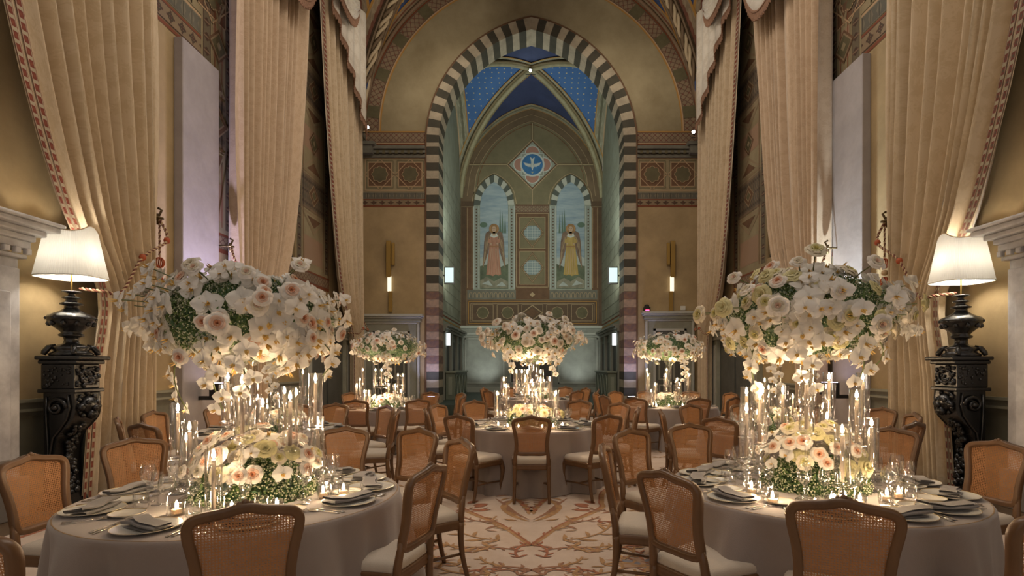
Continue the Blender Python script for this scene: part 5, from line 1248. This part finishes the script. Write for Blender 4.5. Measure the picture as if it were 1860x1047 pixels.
def dome(t, seed, nb, mix, cz=1.86, fol=FOL_D, label='', a=DA, casc=None, cx=0, cy=0, full=1.0, spikes=None):
    rr = random.Random(seed); x, y, _ = T[t]
    root = ob('tall_flower_arrangement', None, loc=(x+cx, y+cy, TZ+.001), label=label, cat='flowers', group='tall floral domes on glass stands')
    ob('glass_stand', VST, root); c0 = Vector((0, 0, cz-TZ))
    ob('foliage', fol, root, loc=c0, rot=rr.uniform(0, 6), kind='stuff', scale=(a/DA, a/DA, 1))
    kinds = [k for k, n in mix for _ in range(n)]
    pts = []
    tries = 0
    while len(pts) < nb and tries < 9000:
        tries += 1; th = rr.uniform(0, 2*PI); ct = rr.uniform(-.97, 1); st = math.sqrt(1-ct*ct)
        n = Vector((st*math.cos(th), st*math.sin(th), ct)); p = Vector((a*n.x, a*n.y, (DU if ct > 0 else DD)*ct))
        p *= (rr.uniform(.96, 1.08) if rr.random() < .8 else rr.uniform(1.1, 1.25))*(1+.09*math.sin(4*th+seed)*math.sin(3*ct+seed))
        if all((p-q).length > .060 for q, _ in pts):
            g = (math.sin(3.1*th+seed)+math.sin(2.3*ct*3+seed*1.7+2*th)+rr.uniform(-1, 1)*.8)
            if g < -.75 and rr.random() < .85: continue       # green gaps
            pts.append((p, n))
    for p, n in pts:
        nn = Vector((n.x/a, n.y/a, n.z/.9)).normalized(); nn = (nn+Vector((0, 0, .05))+Vector((rr.uniform(-.3, .3),)*3)).normalized(); k = rr.choice(kinds)
        if k == 'orchid':
            bloom(root, k, c0+p*1.04, nn, rr.uniform(.9, 1.25), rr)
            for j in range(2):
                d = Vector((rr.uniform(-1, 1), rr.uniform(-1, 1), rr.uniform(-1, .6))).normalized()*.065; bloom(root, k, c0+p*1.02+d, (nn+d*4).normalized(), rr.uniform(.75, 1.0), rr) if len(pts) < 999 and full > rr.random() else None
        else: bloom(root, k, c0+p*1.03, nn, rr.uniform(.68, .98), rr)
        if p.length > a*1.02 and abs(n.z) < .8 and rr.random() < .6:
            ob('stem', MB().tube([tuple(c0+p*.7), tuple(c0+p*.97)], .003, 4).mesh('stem', STEM), root)
    for k, n_ in (spikes or []):                          # single blooms standing out on their stems
        for j in range(n_):
            th = rr.uniform(0, 2*PI) if rr.random() < .4 else rr.uniform(PI*.95, PI*2.05); ct = rr.uniform(.0, .85); st = math.sqrt(1-ct*ct); n = Vector((st*math.cos(th), st*math.sin(th), ct)); q = rr.uniform(1.2, 1.42)
            p = Vector((a*n.x*q, a*n.y*q, DU*ct*q*1.15)); ob('stem', MB().tube([tuple(c0+p*.65), tuple(c0+p*.8+Vector((0, 0, .01))), tuple(c0+p*.98)], .0035, 5).mesh('stem', STEM), root)
            bloom(root, k, c0+p, (n+Vector((0, -.5, .1))).normalized(), rr.uniform(.7, .95), rr)
    for ang, L in (casc or []):
        L_ = []; r0 = a*rr.uniform(.62, .98)
        for i in range(8):
            tt_ = i/7; rad = r0+.06*math.sin(PI*tt_)*1.2; L_.append(Vector((rad*math.cos(ang+.12*tt_), rad*math.sin(ang+.12*tt_), cz-TZ-.12-L*tt_)))
        m = MB().tube(L_, .004, 5); ob('orchid_stem', m.mesh('orchid_stem', STEM, True), root)
        nb_ = max(4, int(L/.055)); D = crom(L_, 4)
        for i in range(nb_):
            p = D[int((len(D)-1)*i/(nb_-1))]; out = Vector((math.cos(ang), math.sin(ang), 0)); sd = Vector((-out.y, out.x, 0))*(.035 if i % 2 else -.035)
            bloom(root, 'orchid', p+sd+out*.015, (out+sd*8+Vector((0, -.4, -.15))).normalized(), 1.05-.45*i/nb_, rr)
    return root
def low(t, seed, nb, mix, label, fol=FOL_L, cx=0, cy=0, a=.33, up=.20):
    rr = random.Random(seed); x, y, _ = T[t]
    root = ob('low_flower_arrangement', None, loc=(x+cx, y+cy, TZ+.001), label=label, cat='flowers', group='low floral mounds around the glass stands')
    ob('foliage', fol, root, rot=rr.uniform(0, 6), kind='stuff', scale=(a/.33, a/.33, 1)); pts = []; tries = 0
    kinds = [k for k, n in mix for _ in range(n)]
    while len(pts) < nb and tries < 6000:
        tries += 1; th = rr.uniform(0, 2*PI); ct = rr.uniform(.40, 1); st = math.sqrt(1-ct*ct); n = Vector((st*math.cos(th), st*math.sin(th), ct)); p = Vector((a*n.x, a*n.y, up*ct+.03))
        if (p.xy).length < .07: continue
        if all((p-q).length > .058 for q, _ in pts): pts.append((p, n))
    for p, n in pts:
        nn = (n+Vector((0, -.25, -.1))).normalized(); k = rr.choice(kinds); bloom(root, k, p*rr.uniform(1.0, 1.25), nn, rr.uniform(.6, .95), rr)
F1 = [('rose_peach', 4), ('rose_white', 1), ('orchid', 7)]; F2 = [('rose_yellow', 4), ('rose_peach', 1), ('orchid', 6), ('rose_white', 1)]
F3 = [('rose_peach', 2), ('rose_white', 4), ('orchid', 3)]; L1 = [('rose_peach', 3), ('rose_white', 3), ('rose_yellow', 2), ('orchid', 2)]; L2 = [('rose_yellow', 4), ('rose_peach', 2), ('rose_white', 2), ('orchid', 1)]
FS, BS = -PI/2, PI/2
dome('FL', 3, 165, F1, 1.83, label='huge dome of peach roses and white orchids over the front left table', cx=.02, a=.485, casc=[(PI*1.08, .42), (FS-.05, .40), (FS+.35, .30), (-.1, .22)], full=.62, spikes=[('orchid', 11), ('rose_white', 5), ('rose_peach', 3)])
dome('FR', 8, 175, F2, 1.875, label='huge dome of butter yellow roses and white orchids over the front right table', cx=-.04, a=.50, casc=[(PI*1.02, .42), (FS-.55, .34), (FS+.1, .30), (-.3, .24)], full=.62, spikes=[('rose_yellow', 8), ('rose_white', 8), ('orchid', 6)])
dome('CT', 5, 150, F3, 1.90, a=.54, label='dome of blush and white roses over the central table', casc=[(FS-.7, .30), (FS+.5, .34)], full=.3, spikes=[('rose_white', 12)])
dome('BL', 6, 150, F3, 1.90, FOL_DF, 'white floral dome over the rear left table', casc=[(FS+.2, .5)], full=.3)
dome('BR', 7, 150, F3, 1.90, FOL_DF, 'blush and white floral dome over the rear right table', casc=[(FS+.2, .5)], full=.3)
dome('ML', 9, 60, F1, 1.86, FOL_DF, 'white floral dome of the second left table, mostly hidden behind the big left dome', casc=[(FS+.3, .55), (FS-.6, .5)], full=.2)
dome('MR', 10, 60, F2, 1.86, FOL_DF, 'white floral dome of the second right table, mostly hidden behind the big right dome', casc=[(FS-.5, .55), (FS+.2, .5)], full=.2)
dome('FT', 12, 50, F3, 1.86, FOL_DF, 'rearmost floral dome, hidden behind the central one', full=.2)
low('FL', 21, 66, L1, 'low mound of peach and cream roses amid the front left candles', cx=.06, a=.36, up=.31)
low('FR', 22, 66, L2, 'low mound of yellow and peach roses amid the front right candles', a=.33, up=.31)
low('CT', 23, 40, L2, 'low mound of cream and yellow flowers on the central table', FOL_LF, a=.36)
low('ML', 24, 36, L2, 'low cream flower mound on the second left table', FOL_LF); low('MR', 25, 36, L2, 'low cream flower mound on the second right table', FOL_LF)
low('BL', 26, 34, F3, 'low white flower mound on the rear left table', FOL_LF); low('BR', 27, 34, F3, 'low white flower mound on the rear right table', FOL_LF); low('FT', 28, 24, F3, 'low flower mound on the rearmost table', FOL_LF)
# ------------------------------------------------------------------ candles
WAX = M_('grey_taper', (.46, .38, .30), .5, trans=.25); FLM = glow('flame_glow', (1, .74, .45), 22); FLMF = FLM
CF = (1, .70, .42)
def taper_parts():
    d = {}
    m = MB(); m.lathe([(0, 0), (.0115, 0), (.0105, .262), (.004, .266), (0, .264)], 10); d['taper'] = m.mesh('taper_candle', WAX, True)
    m = MB(); m.lathe([(0, -.004), (.008, .004), (.0105, .015), (.007, .031), (.002, .046), (0, .050)], 8); d['flame'] = m.mesh('flame', FLM, True)
    m = MB(); m.lathe([(.0, 0), (.041, .0), (.0425, .004), (.0425, .335), (.0410, .336), (.0405, .006)], 24); d['tube'] = m.mesh('glass_chimney', GL, True)
    for h in (0, .12, .22, .30, .40):
        m = MB()
        if h == 0: m.lathe([(0, 0), (.055, 0), (.055, .006), (.02, .014), (.02, .03), (.0, .032)], 20)
        else:
            k = h-.03
            m.lathe([(0, 0), (.062, 0), (.063, .005), (.03, .02), (.012, .035), (.010, .05), (.022, .065), (.010, .08), (.009, k*.5), (.020, k*.5+.012), (.024, k*.5+.022), (.010, k*.5+.04), (.009, k-.02), (.022, k-.01), (.012, k), (.05, k+.015), (.056, k+.022), (.053, k+.026), (.0, k+.024)], 18)
        d[h] = m.mesh('glass_stick', GL2, True)
    return d
TP = taper_parts(); ORD = ['', 'first', 'second', 'third', 'fourth', 'fifth', 'sixth', 'seventh', 'eighth', 'ninth', 'tenth', 'eleventh', 'twelfth', 'thirteenth', 'fourteenth', 'fifteenth', 'sixteenth']
def candles(t, lst, power, each=1):
    lst = sorted(lst, key=lambda q: q[0]/q[1]); nm = T[t][2]
    for i, (x, y, zf) in enumerate(lst):
        h = min((0, .12, .22, .30, .40), key=lambda q: abs(q-(zf-TZ-.31))); r = bpy.data.objects.new('hurricane_candlestick', None); COL.objects.link(r); r.location = (x, y, TZ+.001)
        kind = 'low' if h < .1 else 'mid-height' if h < .25 else 'tall'
        r['label'] = '%s glass hurricane candlestick, lit, %s from the left on the %s' % (kind, ORD[i+1], nm); r['category'] = 'candlestick'; r['group'] = 'hurricane candlesticks on the '+nm
        b = h+(.004 if h else .010); ob('glass_stick', TP[h], r); ob('glass_chimney', TP['tube'], r, loc=(0, 0, b)); 
        tp = ob('taper_candle', TP['taper'], r, loc=(0, 0, b+.012)); f = ob('flame', TP['flame'], r, loc=(0, 0, b+.287))
        if i % each == 0: light('candle_light', 'POINT', (0, 0, b+.30), power*each, CF, r, shadow_soft_size=.012)
def C_(lst): return [((px-XC)/F*Y, Y, CZ+(YH-py)*Y/F) for px, py, Y in lst]
candles('FL', C_([(323, 737, 3.42), (344, 781, 3.28), (338, 803, 3.66), (388, 818, 2.96), (440, 702, 3.05), (477, 742, 3.92), (527, 732, 3.28), (538, 722, 3.72), (573, 691, 3.52), (577, 768, 3.60), (517, 698, 3.97), (414, 690, 3.90), (432, 700, 4.02)]), 1.1)
candles('FR', C_([(1465, 689, 3.26), (1567, 690, 3.86), (1356, 750, 3.40), (1356, 713, 3.86), (1380, 722, 3.46), (1556, 718, 3.42), (1530, 800, 3.12), (1583, 767, 3.50), (1579, 782, 3.96), (1422, 698, 4.12), (1506, 690, 4.08), (1502, 750, 3.96), (1385, 705, 4.0)]), 1.1)
candles('CT', C_([(903, 722, 7.25), (915, 691, 7.4), (920, 707, 7.15), (938, 675, 7.6), (948, 678, 7.9), (958, 677, 7.1), (954, 691, 7.2), (968, 700, 7.75), (982, 670, 7.5), (982, 692, 7.2), (998, 682, 7.7), (1010, 708, 7.4), (1008, 722, 7.05), (974, 718, 7.0)]), 1.7, 2)
candles('BL', C_([(648, 700, 10.4), (654, 687, 10.5), (659, 674, 10.7), (662, 709, 10.2), (670, 713, 10.1), (682, 673, 10.3), (693, 674, 10.2), (706, 697, 10.4), (718, 699, 10.2), (723, 684, 10.8), (732, 684, 10.5), (729, 709, 10.3)]), 2.6, 4)
candles('BR', C_([(1175, 670, 10.9), (1177, 681, 10.7), (1183, 707, 10.5), (1190, 704, 10.6), (1211, 672, 10.8), (1209, 683, 10.6), (1230, 694, 10.6), (1235, 696, 10.9), (1248, 670, 11.0), (1251, 681, 10.8)]), 2.6, 4)
candles('ML', C_([(404, 708, 6.6), (419, 722, 6.5), (432, 724, 6.7), (468, 715, 6.4), (486, 738, 6.4), (550, 678, 6.9), (454, 708, 7.0), (505, 712, 6.9)]), 1.7, 2)
candles('MR', C_([(1389, 690, 6.9), (1396, 712, 6.6), (1421, 697, 6.9), (1385, 716, 6.4), (1440, 720, 6.5), (1494, 732, 6.5), (1500, 700, 6.9), (1478, 706, 7.0)]), 1.7, 2)
candles('FT', [(.15+.3*math.cos(a), 13.4+.3*math.sin(a), 1.2+.15*math.sin(3*a)) for a in (0, 1, 2, 3, 4.2, 5.2)], 4.0, 3)
# votives
vm = MB(); vm.lathe([(0, 0), (.028, 0), (.032, .006), (.034, .07), (.032, .07), (.029, .012), (0, .010)], 18); VG = vm.mesh('glass_cup', GL2, True)
vw = MB(); vw.lathe([(0, .011), (.026, .011), (.026, .032), (0, .034)], 14); VW = vw.mesh('wax', M_('votive_wax', (.8, .62, .42), .5, trans=.3, emit=(1, .55, .2), es=.25), True)
def votives(t, lst, power, each=1):
    lst = sorted(lst, key=lambda q: q[0]/q[1]); nm = T[t][2]
    for i, (x, y) in enumerate(lst):
        r = ob('votive_candle', None, loc=(x, y, TZ+.001), label='small lit glass votive, %s from the left on the %s' % (ORD[i+1], nm), cat='votive', group='votives on the '+nm)
        ob('glass_cup', VG, r); ob('wax', VW, r); ob('flame', TP['flame'], r, loc=(0, 0, .038), scale=.85)
        if i % each == 0: light('votive_light', 'POINT', (0, 0, .065), power*each, CF, r, shadow_soft_size=.012)
V_ = lambda l: [((px-XC)/F*Y, Y) for px, Y in l]
votives('FL', V_([(321, 2.93), (503, 2.98), (587, 3.30), (624, 3.36), (421, 2.92), (560, 3.8), (360, 3.75)]), .8)
votives('FR', V_([(1365, 3.42), (1403, 3.15), (1510, 3.08), (1545, 2.98), (1562, 3.10), (1611, 3.22), (1632, 3.28), (1480, 2.98)]), .8)
votives('CT', V_([(922, 6.85), (942, 6.8), (1005, 6.85), (1022, 6.95), (985, 6.78), (905, 7.0)]), .8, 3)
votives('BL', V_([(668, 10.1), (690, 10.0), (712, 10.05), (735, 10.2)]), .8, 4); votives('BR', V_([(1192, 10.5), (1215, 10.4), (1240, 10.5)]), .8, 3)
# ------------------------------------------------------------------ place settings
PORC = M_('porcelain', (.55, .54, .50), .25, spec=.6); RIM = M_('gilt_rim', (.6, .45, .2), .3, .8); NAP = M_('grey_napkin', (.22, .205, .20), .9, var=.12, bump=.2, bscale=200, sheen=.3); NAPD = M_('napkin_dark_hem', (.16, .15, .15), .9); SIL = M_('silver', (.62, .58, .52), .22, 1)  # second napkin tone is a darker hem colour
def plate_mesh(r): m = MB(); m.lathe([(0, .006), (r*.6, .006), (r*.68, .009), (r*.97, .018), (r, .020), (r*.99, .0165), (r*.66, .004), (r*.55, 0), (0, 0)], 40); return m.mesh('charger_plate', PORC, True)
def rim_mesh(r): m = MB(); m.lathe([(r*.975, .0185), (r*.995, .0208), (r*1.0, .0195)], 40); return m.mesh('gilt_rim', RIM, True)
PL, PLR, BP, BPR = plate_mesh(.15), rim_mesh(.15), plate_mesh(.085), rim_mesh(.085)
def napkin_mesh(seed):
    rr = random.Random(seed); m = MB(); pr = [(-.055, .001), (.045, .0), (.056, .004), (.058, .010), (.050, .014), (-.04, .013), (-.052, .017), (-.054, .023), (-.045, .027), (.035, .026), (.045, .030), (.044, .036), (.032, .038), (-.035, .036), (-.042, .038)]
    L = crom([(a, b, 0) for a, b in pr], 3); b1, b2 = rr.uniform(-.02, .02), rr.uniform(-.1, .1); A = []
    def f(u, v):
        i = u*(len(L)-1); k = min(len(L)-2, int(i)); t = i-k; p = L[k]*(1-t)+L[k+1]*t; x = (v-.5)*.25
        return (x, p.x*(1-.1*v)+b1*math.cos(v*3)+.012*math.sin(v*9+seed)*(p.y/.04), p.y*(1+.25*math.sin(v*5+seed))+.002)
    m.grid(f, len(L)-1, 12)
    o = m.mesh('napkin', NAP, True); return o
NP = [napkin_mesh(i) for i in range(4)]
def glass_mesh(kind):
    m = MB()
    if kind == 'wine_glass': p = [(0, 0), (.036, .0), (.036, .002), (.006, .006), (.0035, .02), (.0035, .10), (.008, .106), (.030, .125), (.041, .155), (.041, .175), (.034, .215)]
    elif kind == 'small_wine_glass': p = [(0, 0), (.032, .0), (.032, .002), (.005, .006), (.0035, .02), (.0035, .09), (.008, .095), (.026, .11), (.033, .135), (.033, .15), (.027, .185)]
    else: p = [(0, .006), (.030, .004), (.036, .012), (.040, .04), (.039, .07), (.036, .09)]
    m.lathe(p, 20); return m.mesh(kind, GL2, True)
GM = {k: glass_mesh(k) for k in ('wine_glass', 'small_wine_glass', 'water_tumbler')}
def cut(kind):
    m = MB(); h = lambda pts, r, f=.35: m.tube(pts, r, 6, flat=f, up=(1, 0, 0))
    h([(0, -.10, .003), (0, -.06, .004), (0, 0, .006), (0, .03, .005)], [.007, .0055, .003, .003])
    if kind == 'fork':
        h([(0, .03, .005), (0, .045, .003), (0, .06, .003)], [.003, .010, .011], .25)
        for q in (-.009, -.003, .003, .009): m.tube([(q, .055, .003), (q, .08, .003), (q, .10, .006)], [.0022, .002, .0012], 4)
    elif kind == 'spoon': h([(0, .03, .005), (0, .042, .004), (0, .065, .003), (0, .09, .004), (0, .102, .006)], [.003, .011, .018, .014, .003], .25)
    else: h([(0, .02, .005), (.002, .04, .005), (.003, .09, .004), (.0, .13, .003)], [.004, .009, .009, .002], .18)
    return m.mesh(kind, SIL, True)
CU = {k: cut(k) for k in ('fork', 'spoon', 'knife')}
PLACES = {'FL': [-98, -62, -17, 12, 36, 62, 88, 117, 148, 178, -146], 'FR': [-111, -152, 172, 147, 122, 96, 60, 30, 8, -22, -56, -82],
          'CT': [-90, -126, -162, 162, 126, 90, 54, 18, -18, -54], 'ML': [-100, -60, -20, 20, 60, 95, 130, 170, -150], 'MR': [-120, -80, -30, 10, 50, 85, 120, 170, -155],
          'BL': [-90, -50, -10, 40, 90, 135, 180, -135], 'BR': [-90, -50, -10, 40, 90, 135, 180, -135], 'FT': [-90, -40, 10, 60, 120, 170, -140]}
def thing1(name, me, x, y, z, rot, label, cat, group): return ob(name, me, loc=(x, y, z), rot=rot, label=label, cat=cat, group=group)
for t, angs in PLACES.items():
    x0, y0, nm = T[t]; full = t in ('FL', 'FR'); mid = t in ('CT', 'ML', 'MR'); z = TZ+.0015
    for i, a in enumerate(angs):
        a = math.radians(a); c, s_ = math.cos(a), math.sin(a)
        where = '%s place clockwise from the back, %s' % (ORD[1+sorted(angs, key=lambda q: (90-q) % 360).index(angs[i])], nm)
        def W(rad, tan): return (x0+c*rad-s_*tan, y0+s_*rad+c*tan)      # tan>0: counter-clockwise
        rot = a+PI/2
        px, py = W(.735, 0); p = ob('charger_plate', PL, loc=(px, py, z), label='gilt-rimmed charger plate, '+where, cat='plate', group='charger plates on the '+nm); ob('gilt_rim', PLR, p)
        n = thing1('napkin', NP[i % 4], px, py, z+.008, rot+R.uniform(-.5, .15), 'folded grey napkin, '+where, 'napkin', 'napkins on the '+nm)
        gl = [('wine_glass', .50, -.10), ('small_wine_glass', .44, .0), ('water_tumbler', .53, .07)] if full else [('wine_glass', .50, -.06), ('small_wine_glass', .46, .06)] if mid or t in ('BL', 'BR') else [('wine_glass', .5, 0)]
        for k, r_, tn in gl:
            gx, gy = W(r_+R.uniform(-.01, .01), tn+R.uniform(-.01, .01)); thing1(k, GM[k], gx, gy, z, 0, k.replace('_', ' ')+' at the '+where, 'glass', 'glassware on the '+nm)
        if full or t == 'CT':
            for k, tn, lb in (('fork', -.185, 'dinner fork'), ('knife', .18, 'knife'), ('spoon', .212, 'spoon'), ('fork', -.215, 'salad fork')):
                if not full and k == 'spoon': continue
                gx, gy = W(.735+R.uniform(-.01, .01), -tn); thing1(k, CU[k], gx, gy, z+.001, rot+R.uniform(-.08, .08), 'silver %s, %s' % (lb, where), k, 'cutlery on the '+nm)
        if full:
            gx, gy = W(.58, .20); p = ob('bread_plate', BP, loc=(gx, gy, z), label='small side plate at the '+where, cat='plate', group='side plates on the '+nm); ob('gilt_rim', BPR, p)
